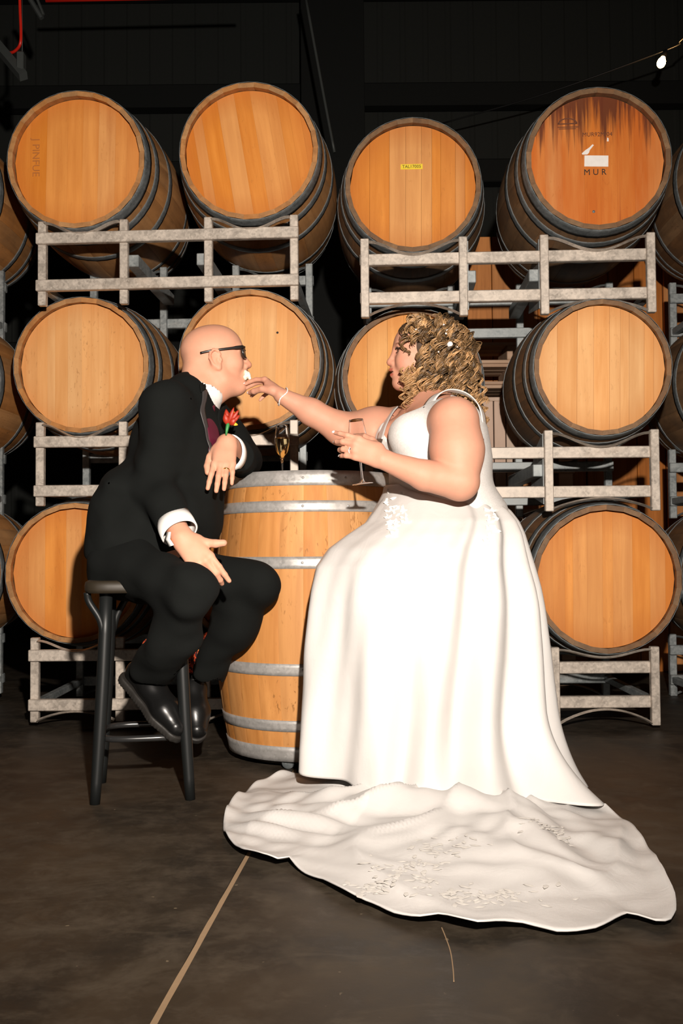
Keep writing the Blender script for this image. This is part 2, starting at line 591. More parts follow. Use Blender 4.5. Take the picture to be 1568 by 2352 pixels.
BARRELS = {}
spec = [
 # key, px, py, Y, yaw, head, stave, hset, roll, label
 ('t1', 174, 366, 4.13, 2.6, 'head_amber', 'stave_racked', 0, 0.02, 'oak barrel in the top row, leftmost of the four full faces'),
 ('t2', 571, 346, 4.13, 2.6, 'head_amber', 'stave_racked', 2, -0.16, 'oak barrel in the top row with slanting head boards, second face from the left'),
 ('t3', 948, 424, 4.24, 2.2, 'head_amber', 'stave_dark', 1, 0.01, 'oak barrel in the top row with a small yellow printed label'),
 ('t4', 1374, 364, 3.99, 2.2, 'head_stained', 'stave_dark', 0, 0.0, 'wine-stained oak barrel in the top row with a white label above MUR'),
 ('m1', 186, 838, 4.24, 2.0, 'head_figured', 'stave_racked', 3, 0.0, 'pale oak barrel in the middle row, leftmost full face, above the shaded barrel'),
 ('m2', 572, 826, 4.08, 2.0, 'head_pale', 'stave_racked', 2, 0.03, 'pale oak barrel in the middle row behind the bald man\'s head'),
 ('m3', 946, 866, 4.16, 1.6, 'head_gold', 'stave_dark', 1, 0.0, 'golden oak barrel in the middle row behind the curly haired woman\'s head'),
 ('m4', 1384, 843, 3.88, 1.6, 'head_pale', 'stave_dark', 1, 0.02, 'pale oak barrel with distinct head boards at the right of the middle row'),
 ('b1', 172, 1316, 4.16, 1.6, 'head_amber', 'stave_racked', 0, 0.0, 'oak barrel at the bottom left, half in the seated man\'s shadow'),
 ('b4', 1394, 1330, 3.92, 1.4, 'head_amber', 'stave_dark', 3, 0.01, 'oak barrel in the bottom row to the right of the white gown'),
 ('l1', -236, 385, 4.16, 1.6, 'head_amber', 'stave_racked', 1, 0.0, 'oak barrel cut by the left edge of the picture, top row'),
 ('l2', -236, 850, 4.16, 1.6, 'head_amber', 'stave_racked', 2, 0.0, 'oak barrel cut by the left edge of the picture, middle row'),
 ('l3', -236, 1320, 4.16, 1.6, 'head_amber', 'stave_racked', 0, 0.0, 'oak barrel cut by the left edge of the picture, bottom row'),
 ('r1', 1786, 355, 4.10, 1.6, 'head_gold', 'stave_dark', 1, 0.0, 'oak barrel cut by the right edge of the picture, top row'),
 ('r2', 1786, 850, 4.10, 1.6, 'head_gold', 'stave_dark', 2, 0.0, 'oak barrel cut by the right edge of the picture, middle row'),
 ('r3', 1800, 1330, 4.10, 1.6, 'head_gold', 'stave_dark', 0, 0.0, 'oak barrel cut by the right edge of the picture, bottom row'),
 ('b2', 578, 1318, 4.16, 1.6, 'head_amber', 'stave_racked', 1, 0.0, 'oak barrel in the bottom row hidden behind the upright barrel'),
 ('b3', 962, 1330, 4.06, 1.4, 'head_amber', 'stave_dark', 2, 0.0, 'oak barrel in the bottom row hidden behind the white gown'),
]
for key, px, py, Y, yaw, hd, sv, hs_, rl, lab in spec:
    b_ = barrel('wine_barrel', lab, hd, sv, 'hoop_dark', hs_, rl)
    place_barrel(b_, px, py, Y, R_(yaw), 0.918 if key == 'm4' else 1.0)
    BARRELS[key] = b_

# ---- writing on the heads
def text_mesh(txt, size, ext=0.0004):
    cu = bpy.data.curves.new('txt', 'FONT')
    cu.body = txt; cu.size = size; cu.extrude = ext; cu.align_x = 'CENTER'; cu.align_y = 'CENTER'
    cu.resolution_u = 3
    o = bpy.data.objects.new('tmp', cu); COL.objects.link(o)
    bpy.context.view_layer.update()
    me = bpy.data.meshes.new_from_object(o.evaluated_get(bpy.context.evaluated_depsgraph_get()))
    bpy.data.objects.remove(o)
    return me
MAT['yellow_label'] = plain('yellow_label', (0.85, 0.62, 0.03), 0.5)
MAT['white_label'] = plain('white_label', (0.80, 0.76, 0.72), 0.6)
MAT['ink'] = plain('black_ink', (0.02, 0.012, 0.008), 0.7)
MAT['burnt'] = plain('burnt_brand', (0.40, 0.13, 0.022), 0.7)
MAT['faint_ink'] = plain('faded_ink', (0.12, 0.035, 0.012), 0.7)
HY = -BL / 2 + 0.040 - 0.0013
def on_head(root, px, py, me, name, mat, off=0.0006, rot=0.0, parent=None):
    """stick a flat piece on the head of a racked barrel at the seen spot"""
    o = link(name, me, parent or root, mat)
    bpy.context.view_layer.update()
    mw = root.matrix_world
    r = ray(px, py); n = mw.to_3x3() @ Vector((0, -1, 0)); p0 = mw @ Vector((0, HY, 0))
    t = (p0 - CAM).dot(n) / r.dot(n)
    lp = mw.inverted() @ (CAM + r * t)
    o.location = (lp.x, HY - off, lp.z)
    o.rotation_euler = (math.pi / 2, rot, 0)
    return o, lp
sc_ = 4.2 / F
b = BARRELS['t3']
lab, lp = on_head(b, 945, 383, box_mesh('label', 52 * sc_, 12.5 * sc_, 0.0006), 'label', MAT['yellow_label'])
lab['label'] = 'small yellow printed label'
t, _ = on_head(b, 945, 383, text_mesh('TAL17005', 10.5 * sc_), 'lettering', MAT['ink'], 0.0012)
t.parent = lab; t.location = (0, 0, 0.0006); t.rotation_euler = (0, 0, 0)
b = BARRELS['t4']
lab, lp = on_head(b, 1369, 370, box_mesh('label', 53 * sc_, 25 * sc_, 0.0007), 'label', MAT['white_label'], rot=0.03)
lab['label'] = 'blank white paper label'
# torn label remnant above
tv = [(-14, -5), (-13, -8), (-2, -8), (2, -4), (4, 2), (13, 13), (10, 15), (3, 8), (-6, 2)]
bm = bmesh.new(); bm.faces.new([bm.verts.new((x * sc_, y * sc_, 0.0006)) for x, y in tv])
on_head(b, 1350, 347, bm_mesh('label_remnant', bm), 'label_remnant', MAT['white_label'])
bm = bmesh.new(); bm.faces.new([bm.verts.new((x * sc_, y * sc_, 0.0006)) for x, y in ((-2, -4), (2, -4), (2, 3), (-1, 5))])
on_head(b, 1395, 321, bm_mesh('label_remnant', bm), 'label_remnant', MAT['white_label'])
on_head(b, 1366, 396, text_mesh('M U R', 19 * sc_), 'lettering', MAT['ink'], 0.0008)
on_head(b, 1371, 309, text_mesh('MUR92M/04', 13 * sc_), 'lettering', MAT['faint_ink'], 0.0008)
on_head(b, 1363, 486, lathe_mesh := mesh('tap_plug', *lathe_arrays([(0.0001, 0.002), (0.004, 0.002), (0.006, 0.0)], 14)), 'tap_plug', MAT['hoop_dark'])
# faded cooper's mark: an arched scribble with two thin lines below
V = []; Fc = []
for (x0, y0, x1, y1, wd) in ((-22, 0, 20, 1, 1.3), (-22, -7, 24, -7, 0.9), (-20, -11, 18, -11, 0.8)):
    i = len(V); V += [(x0 * sc_, (y0 - wd) * sc_, .0006), (x1 * sc_, (y1 - wd) * sc_, .0006), (x1 * sc_, (y1 + wd) * sc_, .0006), (x0 * sc_, (y0 + wd) * sc_, .0006)]
    Fc.append((i, i + 1, i + 2, i + 3))
for k in range(10):
    a0, a1 = math.pi * k / 10, math.pi * (k + 1) / 10
    i = len(V)
    for a, r in ((a0, 14), (a1, 14), (a1, 17), (a0, 17)):
        V.append((r * 1.3 * math.cos(a) * sc_, r * 0.8 * math.sin(a) * sc_, .0006))
    Fc.append((i, i + 1, i + 2, i + 3))
on_head(b, 1303, 285, mesh('brand_mark', V, Fc), 'brand_mark', MAT['faint_ink'])
# faint burnt lettering running up the left of the first barrel head
lt_, _ = on_head(BARRELS['t1'], 82, 362, text_mesh('J PINFUE', 24 * sc_), 'lettering', MAT['burnt'], 0.0006, rot=-math.pi / 2)
lt_.rotation_euler = (math.pi / 2, math.pi / 2, 0)
# knot on the pale head behind the man
on_head(BARRELS['m2'], 637, 764, mesh('knot', *lathe_arrays([(0.0001, 0.0008), (0.004, 0.0006), (0.005, 0.0)], 9)), 'knot', MAT['ink'])

# ================================================================== barrel racks
def rack(label, posts_px, ymid, rails, post_y, Y, yaw, front_posts, mat='galv', lower_cradle=True, depth=0.70, rear=True, cradle_pairs=((0, 1), (2, 3)), sag=0.055):
    """two-barrel steel rack: four posts, two long rails, curved saddles, the same again behind, and tubes between"""
    x0 = sum(posts_px) / len(posts_px)
    c = P(x0, ymid, Y)
    bot = P(x0, post_y[1], Y).z
    root = empty('barrel_rack', (c.x, Y, bot), (0, 0, -yaw))
    tag(root, label, 'rack', 'galvanised steel barrel racks')
    xs = [P(p, ymid, Y).x - c.x for p in posts_px]
    zt = P(x0, post_y[0], Y).z - bot
    rz = [P(x0, r, Y).z - bot for r in rails]
    pw, rh, th = 0.034, 0.046, 0.030
    for fy, m in ((0.0, mat), (depth, 'galv_blue')):
        sgn = -1 if fy == 0 else 1
        py_ = fy + (0 if not front_posts else sgn * 0.018)
        ry_ = fy + (sgn * 0.018 if not front_posts else 0)
        for x in xs:
            o = link('post', box_mesh('post', pw, th, zt, 0.003), root, MAT[m]); o.location = (x, py_, zt / 2)
        for z in rz:
            ln = xs[-1] - xs[0] + pw + 0.006
            o = link('rail', box_mesh('rail', ln, th, rh, 0.003), root, MAT[m]); o.location = ((xs[0] + xs[-1]) / 2, ry_, z)
        for a, b in cradle_pairs:
            xa, xb = xs[a], xs[b]
            for lvl in ((0, 1) if lower_cradle else (0,)):
                pts = []
                for i in range(19):
                    t = i / 18
                    s_ = math.sin(math.pi * t)
                    bell = s_ * s_ * (1.25 - 0.25 * s_ * s_)
                    if lvl == 0:
                        z = zt - 0.012 - bell * min(sag, zt - rz[0] - 0.028)
                    else:
                        z = 0.010 + s_ ** 0.85 * (rz[1] - 0.028 - 0.010)
                    pts.append(((xa + pw / 2) * (1 - t) + (xb - pw / 2) * t, fy + 0.020 * sgn, z))
                V, Fc = tube_arrays(pts, 0.0035, 4, flat=(1.5, 6.0), up=(0, 0, 1))
                o = link('saddle', mesh('saddle', V, Fc, smooth=False), root, MAT[m])
    for x in (xs[1] + 0.03, xs[2] - 0.03):
        o = link('fork_tube', box_mesh('fork_tube', 0.05, depth - 0.04, 0.05, 0.003), root, MAT['galv_blue']); o.location = (x, depth / 2, (rz[0] + rz[1]) / 2 + 0.01)
    if front_posts:
        for x, sg_ in ((xs[1], 1), (xs[2], -1)):
            gm = mesh('gusset', [(0, 0, 0.03), (0, 0, zt * 0.97), (0, 0.20, zt * 0.80), (0, 0.30, 0.08), (0.004, 0, 0.03), (0.004, 0, zt * 0.97), (0.004, 0.20, zt * 0.80), (0.004, 0.30, 0.08)],
                      [(0, 1, 2, 3), (7, 6, 5, 4), (0, 4, 5, 1), (1, 5, 6, 2), (2, 6, 7, 3), (3, 7, 4, 0)], False)
            o = link('gusset', gm, root, MAT['galv_blue']); o.location = (x + sg_ * pw * 0.55, 0.0, 0)
    for x in (xs[0], xs[-1]):
        o = link('side_tube', box_mesh('side_tube', 0.03, depth, 0.03, 0.003), root, MAT['galv_blue']); o.location = (x, depth / 2, rz[1])
    return root

rack('upper left steel rack carrying the two unlabelled top row barrels', (93, 284, 480, 677), 600, (545, 653), (503, 697), 4.07, R_(3.2), False, lower_cradle=False)
rack('middle left steel rack crossing behind the bald man', (92, 283, 478, 676), 1070, (1014, 1126), (968, 1160), 4.07, R_(0.8), False, lower_cradle=False)
rack('bottom left steel rack standing on the floor behind the black stool', (81, 276, 474, 674), 1560, (1502, 1615), (1462, 1656), 4.07, 0.0, False)
rack('upper right steel rack carrying the yellow labelled and the stained barrel', (838, 1063, 1247, 1487), 635, (592, 680), (546, 727), 3.96, R_(2.6), True)
rack('middle right steel rack crossing behind the woman', (848, 1072, 1257, 1498), 1085, (1041, 1131), (991, 1176), 3.96, R_(1.0), True)
rack('bottom right steel rack on the floor beside the gown', (858, 1082, 1272, 1500), 1575, (1534, 1613), (1486, 1666), 3.96, 0.0, True, sag=0.03)
rack('steel rack under the top barrel at the left edge', (-722, -530, -330, -138), 600, (562, 668), (520, 712), 4.10, R_(1.6), False, lower_cradle=False)
rack('steel rack under the middle barrel at the left edge', (-722, -530, -330, -138), 1070, (1022, 1130), (985, 1176), 4.10, R_(0.8), False, lower_cradle=False)
rack('steel rack under the bottom barrel at the left edge', (-722, -530, -330, -138), 1560, (1504, 1612), (1470, 1652), 4.10, 0.0, False)
rack('steel rack under the top barrel at the right edge', (1668, 1892, 2080, 2310), 635, (585, 675), (540, 722), 4.10, R_(1.6), True, 'galv_blue')
rack('steel rack under the middle barrel at the right edge', (1672, 1898, 2086, 2316), 1085, (1040, 1130), (990, 1176), 4.10, R_(0.8), True, 'galv_blue')
rack('steel rack under the bottom barrel at the right edge', (1678, 1903, 2090, 2320), 1575, (1530, 1610), (1488, 1655), 4.10, 0.0, True, 'galv_blue')
# ================================================================== upright barrel used as a table
TB = (-0.107, 3.55)
TB_Z0 = 0.028
tb = barrel('barrel_table', 'upright golden oak barrel with bright steel hoops used as a bar table', 'head_gold', 'stave_table', 'hoop_bright', 1, 0.05, group=None,
            rivets=[math.pi + a for a in (-0.42, 0.06)])
tb['category'] = 'barrel'
tb.location = (TB[0], TB[1], TB_Z0 + BL / 2)
tb.rotation_euler = (-math.pi / 2, 0, 0)
# low black dolly with castors underneath, part of the table
dm = MAT['black_paint']
V, Fc = lathe_arrays([(0.0001, 0.0), (0.255, 0.0), (0.262, 0.004), (0.262, 0.020), (0.255, 0.024), (0.0001, 0.024)], 40)
dl = link('dolly', mesh('dolly', V, Fc, smooth=False), tb, dm)
dl.matrix_parent_inverse = Matrix.Identity(4)
bpy.context.view_layer.update()
inv = tb.matrix_world.inverted()
dl.matrix_local = inv @ Matrix.Translation((TB[0], TB[1], TB_Z0 - 0.016))
V, Fc = lathe_arrays([(0.0001, -0.008), (0.0195, -0.008), (0.0215, -0.005), (0.0215, 0.005), (0.0195, 0.008), (0.0001, 0.008)], 20)
wheel = mesh('castor', V, Fc)
for a in (-1.85, -0.3, 1.2, 2.8):
    o = link('castor', wheel, tb, MAT['hoop_dark'])
    q = Vector((TB[0] + 0.268 * math.cos(a), TB[1] + 0.268 * math.sin(a), 0.0215))
    o.matrix_local = inv @ Matrix.Translation(q) @ Matrix.Rotation(math.pi / 2, 4, 'X') 
TABLE_TOP = TB_Z0 + BL - 0.0395

# ================================================================== stool
def stool():
    c = Vector((-0.597, 3.01, 0))
    yaw = math.atan2(0.045, 0.265)
    root = empty('bar_stool', c, (0, 0, yaw))
    tag(root, 'black bentwood backless bar stool under the seated man', 'stool')
    m = NT('black_stained_wood'); m.p(Base_Color=(0.008, 0.009, 0.009, 1), Roughness=0.42, Specular_IOR_Level=0.3)
    g_ = m.noise(m.coord((30, 30, 3)), 1.0, 4); m.bump(g_, 0.15, 0.002); m = m.m
    ms = plain('worn_black_seat', (0.022, 0.016, 0.009), 0.55)
    # square seat with rounded corners and a softened edge
    zt = 0.634; th = 0.036
    n = 48; rings = []
    V = []; Fc = []
    prof = [(0.0, zt - 0.004), (0.6, zt - 0.003), (0.93, zt), (0.985, zt - 0.005), (1.0, zt - 0.016), (1.0, zt - th + 0.01), (0.98, zt - th), (0.0, zt - th)]
    for sc, z in prof:
        for k in range(n):
            a = 2 * math.pi * k / n
            ca, sa = math.cos(a), math.sin(a)
            r = 0.168 / (abs(ca) ** 6 + abs(sa) ** 6) ** (1 / 6) if sc > 0.01 else 0.0
            V.append((r * sc * ca, r * sc * sa, z))
    for i in range(len(prof) - 1):
        for k in range(n):
            k2 = (k + 1) % n
            Fc.append((i * n + k, i * n + k2, (i + 1) * n + k2, (i + 1) * n + k))
    link('seat', mesh('seat', V, Fc), root, ms)
    h = 0.134; t = 0.105
    for sx, sy in ((-1, -1), (1, -1), (-1, 1), (1, 1)):
        def lp(z):
            f = 1 - z / 0.600
            e = t + (h - t) * f ** 1.4
            return Vector((sx * e, sy * e, z))
        pts = [lp(z) for z in (0.0, 0.06, 0.14, 0.24, 0.36, 0.48, 0.600)]
        tube('leg', pts, [0.0145, 0.0155, 0.017, 0.018, 0.0185, 0.0185, 0.019], root, m, sides=14)
    # bent braces between leg and seat, one pair for each side
    for a in range(4):
        ro = Matrix.Rotation(a * math.pi / 2, 3, 'Z')
        for s in (-1, 1):
            pts = [Vector((s * 0.158, -0.115, 0.600)), Vector((s * 0.152, -0.112, 0.572)), Vector((s * 0.122, -0.114, 0.522)), Vector((s * 0.110, -0.114, 0.470))] if s < 0 else \
                  [Vector((s * 0.03, -0.120, 0.598)), Vector((s * 0.055, -0.119, 0.575)), Vector((s * 0.085, -0.117, 0.52)), Vector((s * 0.100, -0.116, 0.465))]
            tube('brace', [ro @ p for p in catmull(pts, 5)], 0.0105, root, m, sides=10)
    # foot ring
    ring = []
    for k in range(40):
        a = 2 * math.pi * k / 40
        ca, sa = math.cos(a), math.sin(a)
        r = 0.122 / (abs(ca) ** 4 + abs(sa) ** 4) ** 0.25
        ring.append((r * ca, r * sa, 0.178))
    mr = plain('black_foot_ring', (0.02, 0.02, 0.02), 0.22)
    tube('foot_ring', ring, 0.0095, root, mr, sides=10, closed=True)
    return root
STOOL = stool()

# ================================================================== champagne flutes
def glass_mat():
    k = NT('clear_glass')
    k.p(Base_Color=(1, 1, 1, 1), Roughness=0.0, IOR=1.45, Transmission_Weight=1.0)
    return k.m
def wine_mat():
    k = NT('sparkling_wine')
    v = k.noise(k.coord(), 30, 2)
    k.p(Base_Color=k.mix(v, (0.97, 0.85, 0.48), (0.98, 0.89, 0.56)), Roughness=0.0, IOR=1.33, Transmission_Weight=1.0)
    return k.m
MAT['glass'] = glass_mat(); MAT['wine'] = wine_mat()
def flute(label, base, axis, H=0.205, level=0.62, bowl_r=0.0255):
    root = empty('champagne_flute', base)
    root.rotation_euler = Vector(axis).to_track_quat('Z', 'Y').to_euler()
    tag(root, label, 'glass', 'flutes of sparkling wine')
    zb = H * 0.44
    bowl_o = [(0.0045, zb - 0.006), (0.007, zb), (0.0135, zb + 0.010), (0.0205, zb + 0.024), (0.0245, zb + 0.042), (0.0258, zb + 0.060), (0.0245, H - 0.030), (0.0205, H)]
    k = bowl_r / 0.0258
    bowl_o = [(r * (k if i > 0 else 1), z) for i, (r, z) in enumerate(bowl_o)]
    # smooth profile
    po = [(p.x, p.y) for p in catmull([(r, z, 0) for r, z in bowl_o], 5)]
    pi = [(max(r - 0.0011, 0.0001), z) for r, z in po if z > zb + 0.002]
    bowl = po + [(po[-1][0] - 0.0006, H + 0.0004)] + pi[::-1] + [(0.0001, zb + 0.003)]
    lathe('bowl', [(0.0001, zb - 0.006)] + bowl, root, MAT['glass'], 40)
    lathe('stem', [(0.0001, zb - 0.0062), (0.0045, zb - 0.0062), (0.0036, zb - 0.018), (0.0031, zb * 0.5), (0.0034, 0.016), (0.0055, 0.009), (0.010, 0.0055), (0.0001, 0.0052)], root, MAT['glass'], 20)
    lathe('foot', [(0.0001, 0.0050), (0.012, 0.0048), (0.022, 0.0028), (0.030, 0.0016), (0.0312, 0.0008), (0.030, 0.0), (0.0001, 0.0)], root, MAT['glass'], 40)
    zl = zb + (H - zb) * level
    pw = [(r + 0.00015, z) for r, z in pi if z < zl]
    r_l = pw[-1][0]
    lathe('wine', [(0.0001, zb + 0.0031)] + pw + [(r_l, zl), (0.0001, zl)], root, MAT['wine'], 40)
    return root
fp_ = P(648, 1085, 3.40)
flute('champagne flute standing on the upright barrel', (fp_.x, 3.40, TABLE_TOP), (0, 0, 1), H=0.205)
# ================================================================== sculpting kit: smooth distance fields meshed with surface nets
def A3(v):
    return np.array((v[0], v[1], v[2]), np.float32)

def nrm(v):
    v = np.asarray(v, np.float64)
    return (v / np.linalg.norm(v)).astype(np.float32)

def s_cap(a, b, ra, rb, flat=None):
    a, b = A3(a), A3(b)
    ba = b - a
    if flat is not None:
        u, s = nrm(flat[0]), flat[1]
        ba_ = ba + u * (np.dot(ba, u) * (1 / s - 1))
    else:
        ba_ = ba
    l2 = float(np.dot(ba_, ba_)) + 1e-12
    sc = 1.0 if flat is None else max(flat[1], 1.0)
    def fn(p):
        q = p - a
        if flat is not None:
            q = q + np.outer(q @ u, u) * (1 / s - 1)
        h = np.clip((q @ ba_) / l2, 0, 1)
        q = q - h[:, None] * ba_
        d = np.sqrt(np.einsum('ij,ij->i', q, q)) - (ra + (rb - ra) * h)
        return d * min(1.0, flat[1]) if flat is not None else d
    return fn, (a + b) / 2, float(np.linalg.norm(ba)) / 2 + max(ra, rb) * sc

def s_ell(c, r, M=None):
    c = A3(c); r = np.asarray(r, np.float32)
    Mx = np.eye(3, dtype=np.float32) if M is None else np.asarray(M, np.float32)   # rows = local axes in world
    def fn(p):
        q = (p - c) @ Mx.T
        k0 = np.sqrt(((q / r) ** 2).sum(1)) + 1e-9
        k1 = np.sqrt(((q / (r * r)) ** 2).sum(1)) + 1e-9
        return k0 * (k0 - 1) / k1
    return fn, c, float(r.max())

def s_fn(fn, c=(0, 0, 0), r=1e3):
    return fn, A3(c), r

class Field:
    def __init__(self):
        self.it = []
        self.disp = None
        self.cache = None
    def add(self, prim, k=0.02):
        self.it.append(('u', k) + prim); return self
    def cut(self, prim, k=0.01):
        self.it.append(('c', k) + prim); return self
    def clip(self, prim, k=0.006):
        self.it.append(('i', k) + prim); return self
    def chain(self, pts, rads, k=0.02, flat=None):
        for i in range(len(pts) - 1):
            self.add(s_cap(pts[i], pts[i + 1], rads[i], rads[i + 1], flat), k)
        return self
    def copy(self):
        f = Field(); f.it = list(self.it); f.disp = self.disp; return f
    def ev(self, p, margin=0.03, c=None, hd=None):
        if c is None:
            mn, mx = p.min(0), p.max(0)
            c = (mn + mx) / 2
            hd = float(np.linalg.norm(mx - mn)) / 2
        if self.cache is None or self.cache[0] != len(self.it):
            self.cache = (len(self.it), np.array([q[3] for q in self.it]), np.array([q[4] for q in self.it]), np.array([q[0] == 'i' for q in self.it]), np.array([q[0] == 'u' for q in self.it]), max(q[1] for q in self.it) * 1.2 + 0.012)
        margin = max(margin, self.cache[5])
        gap = np.sqrt(((self.cache[1] - c) ** 2).sum(1)) - self.cache[2] - hd
        far = (gap > margin) & ~self.cache[3]
        fu = gap[far & self.cache[4]]
        d = np.full(len(p), min(1.0, fu.min()) if len(fu) else 1.0, np.float32)
        for i in np.nonzero(~far)[0]:
            op, k, fn, cc, r = self.it[i]
            e = fn(p)
            if op == 'u':
                h = np.clip(0.5 + (0.5 / k) * (d - e), 0, 1)
                d = e * h + d * (1 - h) - k * h * (1 - h)
            else:
                e = -e if op == 'c' else e
                h = np.clip(0.5 - (0.5 / k) * (d - e), 0, 1)
                d = e * h + d * (1 - h) + k * h * (1 - h)
        if self.disp is not None:
            d = d + self.disp(p)
        return d.astype(np.float32)
    def grad(self, p, e=0.0015):
        g = np.zeros_like(p)
        for i in range(3):
            o = np.zeros(3, np.float32); o[i] = e
            g[:, i] = self.ev(p + o) - self.ev(p - o)
        return g / (np.linalg.norm(g, axis=1, keepdims=True) + 1e-9)
    def project(self, p, off=0.0, it=4):
        p = np.asarray(p, np.float32).copy()
        for _ in range(it):
            d = self.ev(p, 0.4) - off
            p = p - self.grad(p) * d[:, None] * 0.9
        return p
    def bounds(self, pad=0.02):
        lo = np.full(3, 1e9); hi = -lo
        for op, k, fn, cc, r in self.it:
            if op == 'u':
                lo = np.minimum(lo, cc - r); hi = np.maximum(hi, cc + r)
        return lo - pad, hi + pad

def sculpt(f, h=0.004, n=16, slack=1.25):
    lo, hi = f.bounds()
    dims = np.ceil((hi - lo) / (h * n)).astype(int)
    NY, NZ = dims[1] * n + 3, dims[2] * n + 3
    hd = n * h * 0.87 * slack + 0.004
    bi = np.stack(np.meshgrid(*[np.arange(q) for q in dims], indexing='ij'), -1).reshape(-1, 3)
    bc = (lo + (bi + 0.5) * n * h).astype(np.float32)
    act = np.abs(f.ev(bc, 50.0)) < hd
    bi = bi[act]
    VP = []; VI = []; QI = []
    g1 = np.arange(n + 1)
    GX, GY, GZ = np.meshgrid(g1, g1, g1, indexing='ij')
    base = np.stack([GX, GY, GZ], -1).reshape(-1, 3).astype(np.float64)
    edges = []
    C8 = [(i, j, k) for i in (0, 1) for j in (0, 1) for k in (0, 1)]
    for a in C8:
        for ax in range(3):
            if a[ax] == 0:
                b = list(a); b[ax] = 1
                edges.append((a, tuple(b), ax))
    if True:
        if True:
            for bx, by, bz in bi:
                o = lo + np.array((bx, by, bz)) * n * h
                D = f.ev((lo + (base + np.array((bx, by, bz)) * n) * h).astype(np.float32), 0.03, o + n * h / 2, n * h * 0.87).reshape(n + 1, n + 1, n + 1)
                S = D < 0
                if S.all() or not S.any():
                    continue
                acc = np.zeros((n, n, n, 3), np.float32); cnt = np.zeros((n, n, n), np.float32)
                for a, b, ax in edges:
                    da = D[a[0]:n + a[0], a[1]:n + a[1], a[2]:n + a[2]]
                    db = D[b[0]:n + b[0], b[1]:n + b[1], b[2]:n + b[2]]
                    m = (da < 0) != (db < 0)
                    t = np.where(m, da / np.where(m, da - db, 1), 0)
                    for q in range(3):
                        acc[..., q] += m * (a[q] + (t if q == ax else 0))
                    cnt += m
                I, J, K = np.nonzero(cnt)
                pos = acc[I, J, K] / cnt[I, J, K][:, None]
                VP.append((pos + np.stack([I, J, K], 1)) * h + o)
                gi = lambda i, j, k: ((i + bx * n + 1) * NY + (j + by * n + 1)) * NZ + (k + bz * n + 1)
                VI.append(gi(I, J, K))
                for ax in range(3):
                    sl0 = [slice(0, n)] * 3; sl1 = [slice(0, n)] * 3; sl1[ax] = slice(1, n + 1)
                    s0 = S[tuple(sl0)]; s1 = S[tuple(sl1)]
                    I, J, K = np.nonzero(s0 != s1)
                    if len(I) == 0:
                        continue
                    out = s0[I, J, K]
                    u, v = (ax + 1) % 3, (ax + 2) % 3
                    ids = []
                    for du, dv in ((-1, -1), (0, -1), (0, 0), (-1, 0)):
                        q = [I, J, K]
                        q[u] = q[u] + du; q[v] = q[v] + dv
                        ids.append(gi(*q))
                    Q = np.stack(ids, 1)
                    Q[~out] = Q[~out][:, ::-1]
                    QI.append(Q)
    VP = np.concatenate(VP); VI = np.concatenate(VI); QI = np.concatenate(QI)
    order = np.argsort(VI); sv = VI[order]
    idx = np.searchsorted(sv, QI); idx = np.clip(idx, 0, len(sv) - 1)
    ok = (sv[idx] == QI).all(1)
    return VP[order].astype(np.float32), idx[ok]

def relax(V, Q, it=1, w=0.5):
    e = np.concatenate([Q[:, [0, 1]], Q[:, [1, 2]], Q[:, [2, 3]], Q[:, [3, 0]]])
    for _ in range(it):
        s = np.zeros_like(V); c = np.zeros(len(V), np.float32)
        for a, b in ((0, 1), (1, 0)):
            for q in range(3):
                s[:, q] += np.bincount(e[:, a], V[e[:, b], q], len(V))
            c += np.bincount(e[:, a], minlength=len(V))
        V = V * (1 - w) + w * s / np.maximum(c, 1)[:, None]
    return V

def biggest(V, Q):
    lab = np.arange(len(V))
    e = np.concatenate([Q[:, [0, 1]], Q[:, [1, 2]], Q[:, [2, 3]]])
    for _ in range(200):
        m = np.minimum(lab[e[:, 0]], lab[e[:, 1]])
        new = lab.copy()
        np.minimum.at(new, e[:, 0], m); np.minimum.at(new, e[:, 1], m)
        np.minimum.at(new, lab[e[:, 0]], m); np.minimum.at(new, lab[e[:, 1]], m)
        new = new[new]
        if (new == lab).all():
            break
        lab = new
    u, c = np.unique(lab[Q[:, 0]], return_counts=True)
    keep = lab == u[np.argmax(c)]
    idx = np.cumsum(keep) - 1
    Q = Q[keep[Q[:, 0]]]
    return V[keep], idx[Q]

def field_obj(name, f, h, parent, mat, color=None, smooth_it=1):
    V, Q = biggest(*sculpt(f, h))
    if smooth_it:
        V = relax(V, Q, smooth_it, 0.4).astype(np.float32)
    me = np_mesh(name, V, Q)
    if color is not None:
        at = me.color_attributes.new('tint', 'FLOAT_COLOR', 'POINT')
        c = np.ones((len(V), 4), np.float32); c[:, :3] = color(V)
        at.data.foreach_set('color', c.ravel())
    o = link(name, me, parent, mat)
    return o

class Frame:
    def __init__(self, o, fwd, up, scale=1.0):
        self.o = A3(o)
        self.x = nrm(fwd)
        u = np.asarray(up, np.float32); u = u - self.x * np.dot(u, self.x)
        self.z = nrm(u); self.y = np.cross(self.z, self.x)
        self.s = scale
    def __call__(self, x, y, z):
        return self.o + (self.x * x + self.y * y + self.z * z) * self.s
    def M(self):
        return np.stack([self.x, self.y, self.z])
    def loc(self, p):
        return ((p - self.o) @ self.M().T) / self.s

def wobble(seed, freqs, amps, dirs=None):
    rg = np.random.RandomState(seed)
    terms = []
    for fq, am in zip(freqs, amps):
        for _ in range(3):
            d = rg.normal(size=3) if dirs is None else np.asarray(dirs) * 1.0 + rg.normal(size=3) * 0.25
            d = d / np.linalg.norm(d) * fq
            terms.append((d.astype(np.float32), rg.uniform(0, 6.28), am))
    def fn(p):
        o = np.zeros(len(p), np.float32)
        for d, ph, am in terms:
            o += am * np.sin(p @ d + ph)
        return o
    return fn

